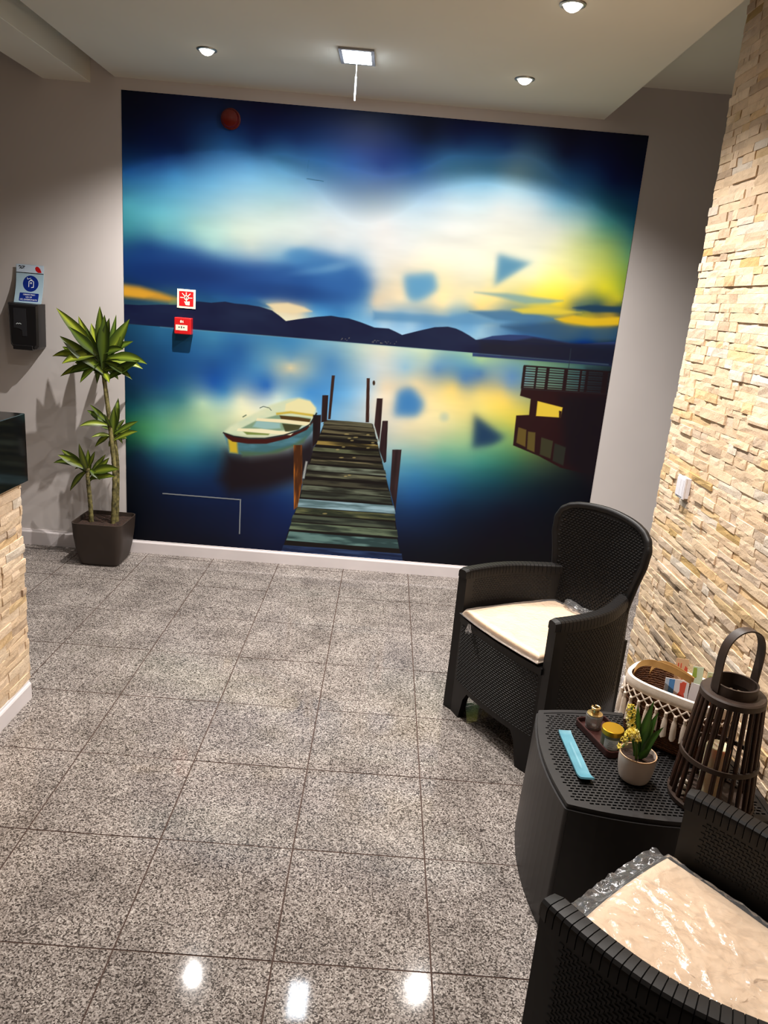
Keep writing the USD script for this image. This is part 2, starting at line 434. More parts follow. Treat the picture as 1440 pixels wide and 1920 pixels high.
blade = cat(cbox(-.0022, .0022, -.05, .05, -.095, -.012, .0008), cbox(-.0042, .0042, -.052, .052, -.165, -.092, .002))
obj('sign_blade', xf(blade, rotm([0, 0, 1], math.radians(3.6))), 'blade_plastic', em)
el = UsdLux.RectLight.Define(stage, str(em.GetPath()) + '/tube_light')
el.CreateWidthAttr(.11); el.CreateHeightAttr(.25); el.CreateIntensityAttr(1.0); el.CreateNormalizeAttr(True); el.CreateColorAttr(Gf.Vec3f(.85, .92, 1)); el.AddTranslateOp().Set(Gf.Vec3d(0, 0, -.016))

LAMP_ON_WALL = 2.9
# ------------------------------------------------------------------ the lake mural (a flat print; colours worked out on the wall plane)
MU0, MU1, MZ0, MZ1 = -1.336, 1.450, 0.074, 2.559
MURAL_Y = WALL_Y - 0.0022
def mp(pts):
    """pixels of the photograph -> metres on the print (from its lower left corner)"""
    o = []
    for a, b in pts:
        w = at(a, b, y=MURAL_Y)
        o.append((w[0] - MU0, w[2] - MZ0))
    return np.array(o)
NU, NV = 860, 768
gu = np.linspace(0, MU1 - MU0, NU)
gv = np.linspace(0, MZ1 - MZ0, NV)
GU, GV = np.meshgrid(gu, gv, indexing='ij')
STEP = gu[1]
from scipy.interpolate import RBFInterpolator, RegularGridInterpolator
SKY = '''240 178 3 6 22|330 185 5 10 35|430 193 8 16 44|560 203 5 12 38|700 213 6 20 48|830 224 8 15 38|960 235 8 14 40|1100 248 8 10 32|1212 260 6 8 25
240 262 6 20 52|330 250 8 22 60|425 268 28 75 132|340 285 12 36 84|300 300 18 52 108|480 268 14 42 92|560 265 18 48 100|640 262 20 50 104|740 258 10 36 84|800 255 6 18 46|860 268 15 38 82|950 275 20 50 100|1060 288 8 18 50|1200 300 6 12 35
240 320 24 74 134|330 325 54 122 176|400 338 92 162 204|470 308 72 142 192|530 305 72 140 190|600 308 56 116 174|660 310 44 92 160|720 312 30 64 134|780 318 40 86 152|850 312 74 144 194|920 325 88 158 202|970 322 132 188 218|1010 335 96 158 200|1060 345 46 104 156|1100 330 20 58 108|1150 340 10 25 70|1200 330 6 14 45
240 385 72 152 168|300 388 96 176 198|380 388 142 198 216|450 388 182 216 222|520 398 196 220 216|600 388 198 220 228|700 378 186 212 230|760 368 160 196 222|850 378 192 216 226|940 388 226 234 232|1000 388 204 222 226|1050 380 112 168 194|1120 372 36 96 132|1190 380 14 54 96
240 430 58 132 146|300 428 98 168 176|370 428 160 206 198|440 436 206 224 208|520 440 216 226 218|620 430 224 228 224|720 420 232 232 230|850 430 238 238 230|950 430 240 238 222|1040 430 222 228 212|1090 425 172 200 178|1140 420 66 130 122|1195 430 22 80 104
240 462 30 80 110|280 470 18 56 108|330 468 60 118 158|400 466 150 194 196|470 462 204 218 208|560 466 190 210 215|640 470 200 215 222|700 480 226 230 228
250 500 14 44 92|300 500 18 48 104|350 495 30 70 136|400 512 30 74 144|450 505 60 112 170|480 520 42 88 156|520 500 92 150 194|560 485 110 165 205|600 512 74 130 186|650 500 96 150 196|650 535 58 112 174|680 535 92 150 196|700 520 220 226 222|500 548 34 78 146|560 550 40 90 152|620 562 60 120 178|680 572 150 190 210
760 470 236 236 228|850 480 240 236 216|900 500 238 234 208|1000 470 236 234 208|1080 465 208 214 146|1140 465 148 174 96|1180 480 92 142 96|730 530 238 228 202|860 530 244 232 192|900 540 242 230 184|1000 520 238 232 176|1080 520 230 220 130|1140 510 190 196 74|1175 520 120 150 60
236 525 16 46 84|236 562 30 60 80|300 530 20 54 100|300 560 40 80 100|330 560 50 90 104|380 545 22 66 120|440 548 28 72 138|370 562 30 84 126|420 565 36 92 138|470 566 44 104 156|500 572 160 180 170|525 576 232 208 168|560 582 226 206 170|535 592 236 226 192|590 580 80 148 196|600 600 110 178 218|640 590 62 132 188|660 604 110 178 218|700 568 236 216 182|750 562 242 224 186|830 572 244 222 168|880 560 246 226 166|930 560 244 220 140|900 578 238 208 130|1000 566 238 212 70|1050 572 238 208 50|1085 545 236 212 80|1130 545 208 198 42|1165 545 152 166 50|1160 562 190 180 40
700 592 130 176 208|750 592 118 168 204|800 600 100 152 192|850 590 120 165 190|880 592 92 142 174|950 594 80 124 156|1000 598 70 112 142|1040 602 100 120 110|1075 598 214 176 40|1110 602 226 184 30|1150 600 206 160 36|1085 584 50 84 100|1120 577 34 64 86|1160 580 30 56 72|1090 590 170 160 50|960 612 70 116 152|1020 618 54 96 130|1100 622 44 80 108|1150 622 70 74 50|720 612 168 206 230|770 612 160 200 226|860 610 110 164 200|900 620 150 190 210|900 605 110 158 190|1060 636 40 76 106|1130 640 36 56 72'''
WATER = '''245 615 22 68 100|300 625 36 94 134|400 635 58 124 164|500 642 70 136 178|600 648 112 168 198|680 655 200 216 202|720 662 226 226 206|800 668 192 212 186|900 675 166 202 152|1000 682 112 152 122|1100 690 50 86 90|1140 695 30 50 55
245 658 18 52 86|350 655 34 90 140|450 660 40 96 156|545 689 236 214 164|520 690 150 176 176|575 690 150 176 178|545 703 140 170 180|545 676 120 160 180|480 690 72 138 186|400 685 30 80 142|300 690 18 60 104|250 700 14 44 76|620 680 82 142 192|650 665 140 182 198|700 690 206 222 226|760 690 152 192 212|820 692 96 142 182|900 700 76 122 168|960 705 90 132 172|870 712 84 128 172
300 715 20 60 106|400 720 30 86 162|500 724 40 104 186|580 735 70 146 212|650 740 112 176 222|670 700 150 190 212|690 722 172 206 226|722 725 242 222 188|780 718 236 216 168|850 725 234 206 122|900 732 216 196 122|955 722 122 152 172|940 735 220 196 116
250 745 14 52 70|250 765 20 76 84|300 772 70 134 124|380 755 172 202 172|450 748 216 220 192|520 744 202 222 214|340 750 60 120 130|420 735 60 126 178|650 780 152 192 216|700 760 226 222 210|735 790 232 224 200|830 760 240 222 152|900 760 236 216 122|950 752 236 206 100|975 790 216 200 70|640 810 140 185 212|735 735 238 220 186
245 790 34 96 66|270 800 60 128 84|330 800 116 168 130|395 800 172 204 162|760 805 236 226 188|830 800 222 216 162|870 775 232 214 134|950 812 152 182 102|870 832 152 192 142|800 830 190 205 170|290 830 60 130 110
245 832 14 60 50|260 850 12 40 56|300 845 38 98 110|360 840 62 132 142|405 850 34 84 104|740 830 190 206 190|760 858 112 172 178|830 850 112 176 152|900 860 70 142 122|960 860 60 112 82|1010 882 40 60 50|1060 890 22 30 30
260 900 5 15 30|340 895 10 42 78|400 900 10 36 72|480 925 12 32 68|525 930 14 44 92|780 890 56 122 162|850 895 40 102 128|930 902 20 70 82|1010 920 8 25 36|1100 900 12 15 22
260 960 4 9 20|400 960 6 20 50|500 968 8 26 66|770 930 30 80 132|790 960 15 46 86|860 950 10 36 62|950 960 6 12 30|1080 950 6 8 18|700 960 20 40 70
260 1005 3 6 14|400 1015 5 10 28|500 1020 8 18 48|780 1030 6 12 28|850 1050 5 7 16|1000 1000 5 7 18|1090 980 5 6 14'''
def control(txt):
    rows = np.array([[float(x) for x in c.split()] for c in txt.replace('\n', '|').split('|')])
    return mp(rows[:, :2]), rows[:, 2:]
def field(txt):
    P, C = control(txt)
    cu, cv = np.linspace(0, gu[-1], 150), np.linspace(0, gv[-1], 134)
    q = np.stack(np.meshgrid(cu, cv, indexing='ij'), -1).reshape(-1, 2)
    s = RBFInterpolator(P, C, kernel='cubic', smoothing=2e-5, degree=1)(q)
    l = RBFInterpolator(P, C, kernel='linear', smoothing=1e-3)(q)
    w = np.clip(0.30 * s + 0.70 * l, 0, 255).reshape(150, 134, 3)
    return RegularGridInterpolator((cu, cv), w)(np.stack([GU, GV], -1))
HOR = mp([(300, 612.5), (1141, 683)])
hk = (HOR[1, 1] - HOR[0, 1]) / (HOR[1, 0] - HOR[0, 0])
HV = HOR[0, 1] + hk * (GU - HOR[0, 0])
ART = np.where((GV > HV)[..., None], field(SKY), field(WATER))
def streaks(su, sv, seed, amp):
    n = meshkit.fbm(np.stack([GU * su, GV * sv, np.zeros_like(GU)], -1), 4, seed) - .5
    return n * amp
ART *= (1 + streaks(2.2, 9, 3, .16))[..., None]
def sdf(poly, sl):
    """signed distance (inside negative) to a polygon on part of the print"""
    u, v = GU[sl], GV[sl]
    d = np.full(u.shape, 1e9); ins = np.zeros(u.shape, bool)
    for (ax, ay), (bx, by) in zip(poly, np.roll(poly, -1, 0)):
        ex, ey = bx - ax, by - ay
        t = np.clip(((u - ax) * ex + (v - ay) * ey) / (ex * ex + ey * ey + 1e-12), 0, 1)
        d = np.minimum(d, np.hypot(u - ax - t * ex, v - ay - t * ey))
        if ay != by:
            ins ^= ((ay > v) != (by > v)) & (u < ex * (v - ay) / (by - ay) + ax)
    return np.where(ins, -d, d)
def paint(px, color, blur=0.0, alpha=1.0, noise=None, wall=False):
    """fill a polygon given by pixels; blur in metres; noise (u scale, v scale, seed, strength, second colour)"""
    poly = np.asarray(px, float) if wall else mp(px)
    e = max(blur, STEP * .55)
    lo, hi = poly.min(0) - 2 * e, poly.max(0) + 2 * e
    i0, i1 = np.searchsorted(gu, [lo[0], hi[0]]); j0, j1 = np.searchsorted(gv, [lo[1], hi[1]])
    sl = (slice(max(i0 - 1, 0), i1 + 1), slice(max(j0 - 1, 0), j1 + 1))
    if ART[sl].size == 0:
        return
    t = np.clip(.5 - sdf(poly, sl) / (2 * e), 0, 1)
    m = (t * t * (3 - 2 * t) * alpha)[..., None]
    c = np.asarray(color, float)
    if noise is not None:
        su, sv, sd, k, c2 = noise
        n = np.clip((meshkit.fbm(np.stack([GU[sl] * su, GV[sl] * sv, np.zeros_like(GU[sl])], -1), 4, sd) - .5) * k + .5, 0, 1)[..., None]
        c = c * (1 - n) + np.asarray(c2, float) * n
    ART[sl] = ART[sl] * (1 - m) + c * m
def line(px, w, color, blur=0.0, alpha=1.0):
    P = mp(px)
    for a, b in zip(P[:-1], P[1:]):
        t = (b - a) / (np.linalg.norm(b - a) + 1e-9); n = np.array([-t[1], t[0]]) * w / 2
        paint([a + n, b + n, b - n, a - n], color, blur, alpha, wall=True)
def blob(cx, cy, rx, ry, color, blur, alpha=1.0):
    a = np.linspace(0, 2 * PI, 20, endpoint=False)
    paint(np.stack([cx + rx * np.cos(a), cy + ry * np.sin(a)], 1), color, blur, alpha)
def puff(cx, cy, rx, ry, color, alpha=1.0, pw=2.0, tilt=-.04):
    """soft cloud: centre and radii measured in pixels of the photograph"""
    (u0, v0), = mp([(cx, cy)])
    k = 0.00285
    du = (GU - u0) / (rx * k); dv = (GV - v0 - tilt * (GU - u0)) / (ry * k)
    wob = 1 + .5 * (meshkit.fbm(np.stack([GU * 5 + cx, GV * 9, 0 * GU], -1), 3, 7) - .5)
    m = (np.exp(-(((du * du + dv * dv) * wob) ** pw)) * alpha)[..., None]
    ART[:] = ART * (1 - m) + np.asarray(color, float) * m
def soft(px, color, blur, alpha=1.0):
    """convex patch with an even soft edge, corners rounded off"""
    P = mp(px); c = P.mean(0); m = np.full(GU.shape, alpha)
    for a, b in zip(P, np.roll(P, -1, 0)):
        n = np.array([b[1] - a[1], a[0] - b[0]]); n /= np.linalg.norm(n)
        if (c - a) @ n < 0:
            n = -n
        m = m / (1 + np.exp(-np.clip(((GU - a[0]) * n[0] + (GV - a[1]) * n[1]) / blur, -40, 40)))
    ART[:] = ART * (1 - m[..., None]) + np.asarray(color, float) * m[..., None]
# soft clouds and their reflections
soft([(757, 515), (814, 511), (822, 542), (790, 566), (768, 566), (758, 550)], (96, 158, 196), .012)
soft([(934, 476), (996, 494), (972, 511), (928, 536)], (88, 146, 176), .010)
paint([(890, 548), (950, 550), (1010, 558), (1055, 564), (1030, 569), (985, 570), (940, 558)], (122, 162, 162), .014, .8)
paint([(640, 540), (690, 545), (694, 575), (672, 590), (650, 585)], (70, 134, 188), .05, .5)
soft([(744, 732), (772, 724), (798, 756), (784, 782), (738, 780)], (62, 128, 188), .014)
soft([(890, 778), (946, 820), (930, 834), (886, 840)], (28, 58, 90), .012)
blob(833, 782, 8, 8, (175, 195, 175), .02, .6)
paint([(225, 532), (262, 537), (300, 548), (322, 556), (340, 562), (318, 566), (285, 562), (225, 556)], (206, 148, 44), .020, .95)
paint([(225, 540), (262, 544), (290, 552), (270, 558), (225, 552)], (222, 160, 44), .012, .8)
paint([(322, 560), (372, 568), (352, 574), (318, 570)], (128, 140, 84), .014, .7)
# the long dark cloud bank at the left, its ragged upper edge, and the bars of cloud over the hills
puff(300, 492, 120, 34, (22, 62, 122), .85, 1.6, .0)
puff(420, 520, 140, 30, (24, 66, 130), .85, 1.6, .0)
puff(560, 530, 110, 36, (32, 80, 146), .85, 1.6, .0)
puff(640, 530, 56, 42, (44, 98, 164), .85, 1.8, .0)
puff(596, 494, 52, 24, (58, 118, 176), .8, 1.6, -.1)
puff(560, 478, 26, 14, (70, 134, 186), .7, 1.5, .1)
puff(330, 514, 130, 22, (12, 42, 98), .7, 1.5, .0)
puff(520, 546, 120, 16, (18, 56, 116), .6, 1.5, .0)
puff(632, 500, 34, 9, (150, 190, 214), .35, 1.2, .25)
puff(586, 508, 40, 7, (110, 160, 200), .30, 1.2, .2)
paint([(400, 556), (480, 562), (520, 578), (480, 578), (420, 568)], (30, 84, 138), .018, .7)
paint([(500, 570), (540, 568), (570, 576), (585, 584), (548, 588), (516, 584)], (236, 214, 168), .010, .95)
paint([(700, 584), (760, 588), (840, 594), (900, 584), (960, 590), (1000, 596), (940, 606), (860, 608), (780, 604), (700, 600)], (92, 146, 186), .016, .8)
paint([(880, 584), (940, 582), (1010, 590), (1050, 600), (1010, 606), (930, 600)], (66, 112, 148), .012, .8)
paint([(1040, 598), (1076, 592), (1110, 598), (1165, 594), (1165, 610), (1110, 612), (1060, 606)], (224, 182, 34), .010, .95)
paint([(1074, 577), (1104, 572), (1170, 576), (1170, 586), (1110, 585)], (30, 60, 84), .009, .95)
paint([(960, 580), (1020, 574), (1090, 586), (1050, 590), (980, 588)], (232, 204, 62), .012, .8)
paint([(940, 612), (1040, 604), (1100, 614), (1170, 612), (1170, 640), (1060, 634), (980, 626)], (44, 80, 112), .020, .8)
# hills and the far shore
BACK = [(886, 640), (923, 630), (955, 627.5), (987, 628.5), (1007, 632), (1035, 637), (1067, 643), (1083, 646), (1115, 643), (1165, 640), (1165, 688), (886, 668)]
paint(BACK, (40, 58, 104), .004)
paint([(960, 640), (1000, 633), (1030, 637), (1067, 644), (1115, 646), (1165, 646), (1165, 688), (940, 668)], (26, 32, 56), .01)
FRONT = [(225, 570), (260, 572), (300, 571), (340, 572), (370, 565), (396, 567.5), (422, 565.5), (440, 569), (463, 571), (487, 575), (510, 582), (524, 592), (536, 602), (562, 598), (594, 594), (621, 592), (638, 595), (654, 597), (676, 604), (702, 614), (729, 616), (742, 622), (754, 628), (770, 624), (786, 620), (815, 613.5), (840, 612.5), (855, 616), (866, 621), (880, 629), (892, 637), (930, 637), (980, 641), (1040, 646), (1100, 648), (1170, 650)]
hb = [(1170, 685.5), (1141, 683), (720, 647.6), (300, 612.5), (225, 606)]
paint(FRONT + hb, (17, 22, 54), .0025, 1, (4, 10, 5, 2.0, (26, 36, 66)))
paint([(900, 640), (1170, 650), (1170, 686), (900, 663)], (24, 24, 36), .03, .7)
for i in range(26):
    r = np.random.default_rng(100 + i)
    a = r.choice([648, 706, 722, 738]) + r.uniform(-9, 9); b = 612.5 + (a - 300) * .0838 - r.uniform(3, 9)
    blob(a, b, .9, .7, (150, 140, 120), .002, .7)
line([(300, 613.2), (720, 648.2), (1141, 683.6)], .006, (120, 160, 170), .004, .35)
# boat: reflection, hull, inside
paint([(424, 850), (470, 856), (540, 845), (590, 815), (600, 850), (590, 890), (545, 905), (500, 918), (430, 925), (412, 900)], (22, 11, 16), .06, .92)
paint([(418, 811), (438, 819), (467, 823), (497, 823), (532, 817), (561, 808), (581, 797), (594, 776), (592, 800), (576, 822), (555, 834), (520, 847), (482, 853), (453, 852), (430, 849), (424, 826)], (96, 148, 168), .006, 1, (6, 20, 11, 2.2, (62, 104, 112)))
paint([(427, 822), (444, 826), (446, 850), (431, 848)], (206, 172, 40), .010, .95)
paint([(450, 846), (500, 848), (545, 836), (575, 818), (570, 830), (520, 850), (455, 856)], (74, 100, 70), .012, .8)
paint([(418, 811), (438, 818), (467, 823), (497, 823), (532, 817), (561, 808), (581, 797), (592, 778), (592, 786), (575, 806), (540, 822), (500, 832), (465, 832), (436, 828), (424, 820)], (62, 20, 17), .004, 1)
INS = [(418, 811), (432, 799), (447, 791), (476, 776), (508, 759), (543, 748), (561, 745.5), (581, 751), (592, 764), (594, 772), (588, 786), (575, 797), (555, 806), (532, 813), (497, 818), (467, 818), (438, 815)]
paint(INS, (200, 216, 184), .011, 1, (10, 14, 13, 2.0, (222, 226, 186)))
paint([(452, 803), (480, 789), (520, 778), (583, 784), (578, 795), (548, 804), (500, 812), (462, 813)], (120, 150, 120), .006, .9)
paint([(524, 779), (560, 782), (583, 786), (580, 793), (548, 790), (527, 786)], (78, 52, 20), .004, .95)
paint([(529, 794), (566, 797), (560, 806), (535, 810)], (60, 58, 32), .005, .9)
paint([(482, 788), (525, 793), (526, 803), (498, 805), (474, 800)], (152, 192, 192), .008, .85)
paint([(454, 808), (508, 811), (503, 816), (463, 815)], (112, 128, 54), .004, .85)
paint([(482, 784), (530, 786), (584, 792), (581, 799), (530, 793), (480, 789)], (240, 228, 184), .003)
paint([(446, 803), (490, 804), (551, 811), (545, 816), (490, 812), (444, 808)], (242, 232, 190), .003)
paint([(536, 757), (560, 748), (582, 753), (592, 766), (588, 777), (560, 776), (534, 770)], (238, 228, 172), .006)
line([(518, 776), (545, 773), (588, 779)], .012, (202, 168, 44), .006, .9)
line([(418, 811), (438, 818), (467, 822), (497, 822), (532, 816), (561, 807), (581, 796), (594, 774)], .008, (22, 26, 28), .003, .9)
line([(487, 765), (494, 762), (505, 765), (509, 770)], .004, (50, 70, 60), .002, .9)
line([(455, 782), (462, 778)], .006, (60, 80, 60), .003, .8)
# pier
DARK = (28, 20, 18)
paint([(610, 788), (699, 795), (724, 896), (739, 957), (747, 1020), (753, 1050), (526, 1040), (543, 989), (558, 945), (575, 881), (590, 838), (603, 806)], (20, 16, 14), .003)
PL = [(787, 795, (52, 46, 34), (96, 92, 70)), (796, 803, (38, 34, 26), (84, 78, 58)), (805, 811, (40, 36, 26), (100, 92, 66)), (815, 820, (36, 34, 26), (92, 86, 62)), (826, 833, (46, 40, 24), (150, 126, 64)),
      (838, 845, (42, 40, 28), (92, 96, 70)), (849, 856, (32, 28, 22), (70, 64, 50)), (860, 868, (44, 42, 30), (126, 116, 86)), (871, 881, (50, 52, 42), (120, 128, 110)), (884, 893, (36, 34, 28), (104, 104, 80)),
      (898, 907, (28, 26, 22), (66, 64, 50)), (909, 919, (40, 42, 34), (98, 104, 86)), (921, 932, (34, 36, 30), (70, 76, 62)), (935, 950, (86, 112, 116), (150, 180, 190)), (951, 962, (40, 46, 34), (98, 100, 66)),
      (965, 977, (30, 34, 30), (76, 84, 68)), (979, 992, (44, 52, 44), (104, 118, 92)), (996, 1013, (44, 66, 66), (96, 128, 122)), (1022, 1040, (18, 30, 60), (46, 66, 104))]
def pier_edge(y, left):
    if left:
        return np.interp(y, [788, 806, 838, 881, 945, 989, 1040], [610, 603, 590, 575, 558, 543, 526])
    return np.interp(y, [795, 849, 896, 957, 1020, 1050], [699, 712, 724, 739, 747, 754])
for k, (ya, yb, c1, c2) in enumerate(PL):
    sl = .075
    pts = []
    for y, s in ((ya, 1), (yb, -1)):
        xl = pier_edge(y, True) + (k * 37 % 5 - 2) * .8; yr = y + sl * (pier_edge(y, False) - xl); xr = pier_edge(yr, False) + (k * 53 % 5 - 2) * .9
        row = [(xl, y), ((xl + xr) / 2, y + sl * (xr - xl) / 2 + (k % 3 - 1) * .7), (xr, yr)]
        pts += row if s > 0 else row[::-1]
    paint(pts, c1, .0018, 1, (5 + k % 3, 60, 31 + k, 3.4, c2))
for k, (a, b) in enumerate([(650, 814), (655, 822), (660, 826), (667, 820), (690, 815), (644, 838), (640, 858), (664, 858), (699, 830), (700, 834), (648, 893), (655, 891), (609, 963), (690, 840), (633, 843)]):
    blob(a, b, 3.2 if k % 3 else 4.5, 1.1, (170, 152, 96), .003, .85)
for q, c in (([(622, 704), (628, 704), (619.6, 786), (615, 786)], (40, 24, 20)), ([(604.5, 741), (615.6, 741), (613, 790), (602, 792)], (30, 18, 18)), ([(587, 778), (602, 778), (600, 815), (594, 830), (586, 838)], (24, 15, 16)),
             ([(687.6, 709), (693.4, 709), (692, 792), (685.5, 792)], (52, 30, 24)), ([(706.5, 747), (717.6, 747), (714, 800), (711, 829), (702, 797)], (40, 24, 24)), ([(717, 789), (727.5, 789), (724, 866), (720, 868), (711, 843)], (36, 22, 24)),
             ([(735.7, 843), (753, 843), (747, 902), (741.5, 958), (731, 918)], (38, 25, 26))):
    paint(q, c, .002, 1, (60, 6, 9, 2.0, tuple(x * 1.5 for x in c)))
paint([(550.6, 834.5), (566.6, 834.5), (566.6, 905), (558, 950), (551, 956)], (70, 36, 14), .003, 1, (70, 6, 17, 3.0, (190, 110, 36)))
line([(575, 865), (571, 885), (569, 897)], .012, (196, 200, 190), .005, .8)
blob(701, 718, 2.4, 4.5, (60, 38, 24), .003)
# landing stage at the right
paint([(975, 742), (978, 726), (1150, 738), (1150, 900), (1099, 888), (1051, 877), (1010, 855), (962, 835), (965, 806), (968, 779), (992, 778), (995, 748)], (46, 17, 18), .003, 1, (3, 3, 23, 1.6, (34, 14, 18)))
paint([(1050, 742), (1150, 738), (1150, 960), (1090, 895), (1060, 870)], (22, 16, 22), .05, .9)
paint([(1008, 752), (1055, 764), (1051, 783), (1005, 780)], (226, 192, 60), .003)
paint([(1048, 770), (1053, 771), (1052, 783), (1048, 783)], (50, 30, 20), .002)
for q, c in (([(972, 801), (987, 806), (985, 838), (968, 830)], (96, 78, 34)), ([(990, 809), (1004, 811), (1002, 848), (988, 842)], (90, 76, 36)), ([(1015, 820), (1037, 827), (1032, 860), (1012, 852)], (56, 54, 36)), ([(1040, 831), (1061, 839), (1056, 873), (1036, 864)], (40, 40, 34))):
    paint(q, c, .004)
for a in range(5):
    k = a / 4
    line([(982 - 4 * k, 686 + 38 * k), (1146 - 6 * k, 698 + 36 * k)], .010 if a == 0 else .007, (30, 16, 18), .002, .95)
    line([(981 - 4 * k, 691 + 38 * k), (1146 - 6 * k, 703 + 36 * k)], .007, (40, 32, 34), .004, .85)
for a, w in ((984, .016), (1007, .012), (1028, .018), (1062, .022), (1090, .012), (1102, .016), (1136, .03)):
    line([(a, 686 + (a - 982) * .073), (a - 5, 728 + (a - 982) * .06)], w, (34, 18, 20), .003)
paint([(1100, 690), (1150, 695), (1150, 740), (1092, 736)], (26, 18, 22), .03, .65)
line([(1070.6, 653), (1066, 692)], .005, (40, 50, 60), .002, .8)
# cut in the paper around the upper hatch
line([(579, 300), (576, 322)], .003, (40, 90, 130), .002, .7)
line([(575, 335), (607, 340)], .0035, (30, 74, 110), .002, .9)
ART = np.clip(ART, 0, 255)
# print colour = what the photograph shows without the spotlights' fall-off
lin = np.where(ART / 255 < .04045, ART / 255 / 12.92, ((ART / 255 + .055) / 1.055) ** 2.4)
XW, ZW = GU + MU0, GV + MZ0
LIGHT = 0.20 + 0.22 * np.exp(-((XW + .07) / .7) ** 2) * np.clip(ZW / 1.5, 0, 1)
for (lx, ly), gn in zip(SPOT_AT, GAINS):
    hz, drop, dy = np.hypot(XW - lx, WALL_Y - ly), SOFFIT_Z - .04 - ZW, WALL_Y - ly
    d2 = hz ** 2 + drop ** 2
    ch = math.cos(math.radians(SPOT_CONE))
    q_ = np.clip((drop / np.sqrt(d2) - ch) / ((1 - ch) * SPOT_SOFT), 0, 1)
    LIGHT += LAMP_ON_WALL * gn * q_ * q_ * (3 - 2 * q_) * dy / d2 ** 1.5
LIGHT += 0.22 * np.exp(-ZW / 1.0)                     # light thrown back by the floor
LIGHT = np.clip(LIGHT, .35, None)
lin = lin / LIGHT[..., None] / np.array(WARM) ** .8
lin = np.clip(lin / np.maximum(1, lin.max(-1, keepdims=True) / .90), 0.0015, 0.9)
mat('mural_print', {'a': ('attribute', {'attribute': 'tint'}), 'p': ('principled_bsdf', {'roughness': 0.42, 'specular_ior_level': 0.25})}, [('a.color', 'p.base_color')])
mural = thing('lake_mural', 'large wall mural of a lake at dusk with a rowing boat and a wooden pier', 'mural', (MU0, MURAL_Y, MZ0))
mv = np.stack([GU, np.zeros_like(GU), GV], -1).reshape(-1, 3)
ii, jj = np.meshgrid(np.arange(NU - 1), np.arange(NV - 1), indexing='ij')
q = (ii * NV + jj).ravel()
mq = np.stack([q, q + NV, q + NV + 1, q + 1], 1)
pm = UsdGeom.Mesh.Define(stage, str(mural.GetPath()) + '/print')
pm.CreatePointsAttr(Vt.Vec3fArray.FromNumpy(mv.astype(np.float32)))
pm.CreateFaceVertexCountsAttr(Vt.IntArray.FromNumpy(np.full(len(mq), 4, np.int32)))
pm.CreateFaceVertexIndicesAttr(Vt.IntArray.FromNumpy(mq.astype(np.int32).ravel()))
pm.CreateSubdivisionSchemeAttr('none')
UsdGeom.PrimvarsAPI(pm).CreatePrimvar('tint', Sdf.ValueTypeNames.Color3fArray, 'vertex').Set(Vt.Vec3fArray.FromNumpy(lin.reshape(-1, 3).astype(np.float32)))
UsdShade.MaterialBindingAPI.Apply(pm.GetPrim()).Bind(MAT['mural_print'])
plain('seam_grey', srgb(120, 126, 132), 0.6)
plain('paper_edge', srgb(210, 212, 214), 0.6)
obj('paper_backing', box(0, gu[-1], .0004, .0018, 0, gv[-1]), 'paper_edge', mural)
hs = mp([(305, 926), (450, 936), (450, 1001)])
strips = []
for (ax, az), (bx, bz) in zip(hs[:-1], hs[1:]):
    w = .0008
    strips.append(box(min(ax, bx) - w, max(ax, bx) + w, -.0010, .0004, min(az, bz) - w, max(az, bz) + w))
obj('hatch_seam', cat(strips), 'seam_grey', mural, label='pale seam of a hatch behind the paper')

# ------------------------------------------------------------------ more materials
noisy('chair_plastic', (0.0048, 0.0039, 0.0037), (0.0060, 0.0050, 0.0047), 40, 0.45, specular_ior_level=0.26, bump=0.12, bscale=420, bdist=0.0004)
noisy('table_plastic', (0.0195, 0.0180, 0.0182), (0.0225, 0.0210, 0.0212), 40, 0.42, specular_ior_level=0.32, bump=0.12, bscale=420, bdist=0.0004)
noisy('cushion_cloth', srgb(218, 194, 164), srgb(224, 201, 172), 9, 0.85, bump=0.10, bscale=700, bdist=0.0004)
mat('clear_wrap', {'tc': ('texture_coordinate', {}), 'n': ('noise_texture', {'scale': 26.0, 'detail': 4.0, 'roughness': 0.6, 'distortion': 1.2}),
                   'b': ('bump', {'strength': 0.55, 'distance': 0.006}),
                   't': ('transparent_bsdf', {'color': (0.97, 0.97, 0.98)}), 'gl': ('glossy_bsdf', {'color': (1, 1, 1), 'roughness': 0.13}),
                   'f': ('fresnel', {'IOR': 1.45}), 'fm': ('math', {'math_type': 'multiply_add', 'value2': 1.3, 'value3': 0.02}), 'm': ('mix_closure', {}), 'd': ('diffuse_bsdf', {'color': (0.9, 0.88, 0.88)}), 'm2': ('mix_closure', {'fac': 0.07})},
    [('tc.object', 'n.vector'), ('n.fac', 'b.height'), ('b.normal', 'gl.normal'), ('b.normal', 'f.normal'), ('f.fac', 'fm.value1'), ('fm.value', 'm.fac'), ('t.BSDF', 'm.closure1'), ('gl.BSDF', 'm.closure2'), ('m.closure', 'm2.closure1'), ('d.BSDF', 'm2.closure2')], surface='m2.closure')
mat('clear_glass', {'t': ('transparent_bsdf', {'color': (0.96, 0.95, 0.94)}), 'gl': ('glossy_bsdf', {'color': (1, 1, 1), 'roughness': 0.06}), 'd': ('diffuse_bsdf', {'color': (0.85, 0.82, 0.80)}), 'f': ('fresnel', {'IOR': 1.5}), 'fm': ('math', {'math_type': 'multiply_add', 'value2': 1.2, 'value3': 0.04}), 'm': ('mix_closure', {}), 'm2': ('mix_closure', {'fac': 0.16})},
    [('f.fac', 'fm.value1'), ('fm.value', 'm.fac'), ('t.BSDF', 'm.closure1'), ('gl.BSDF', 'm.closure2'), ('m.closure', 'm2.closure1'), ('d.BSDF', 'm2.closure2')], surface='m2.closure')
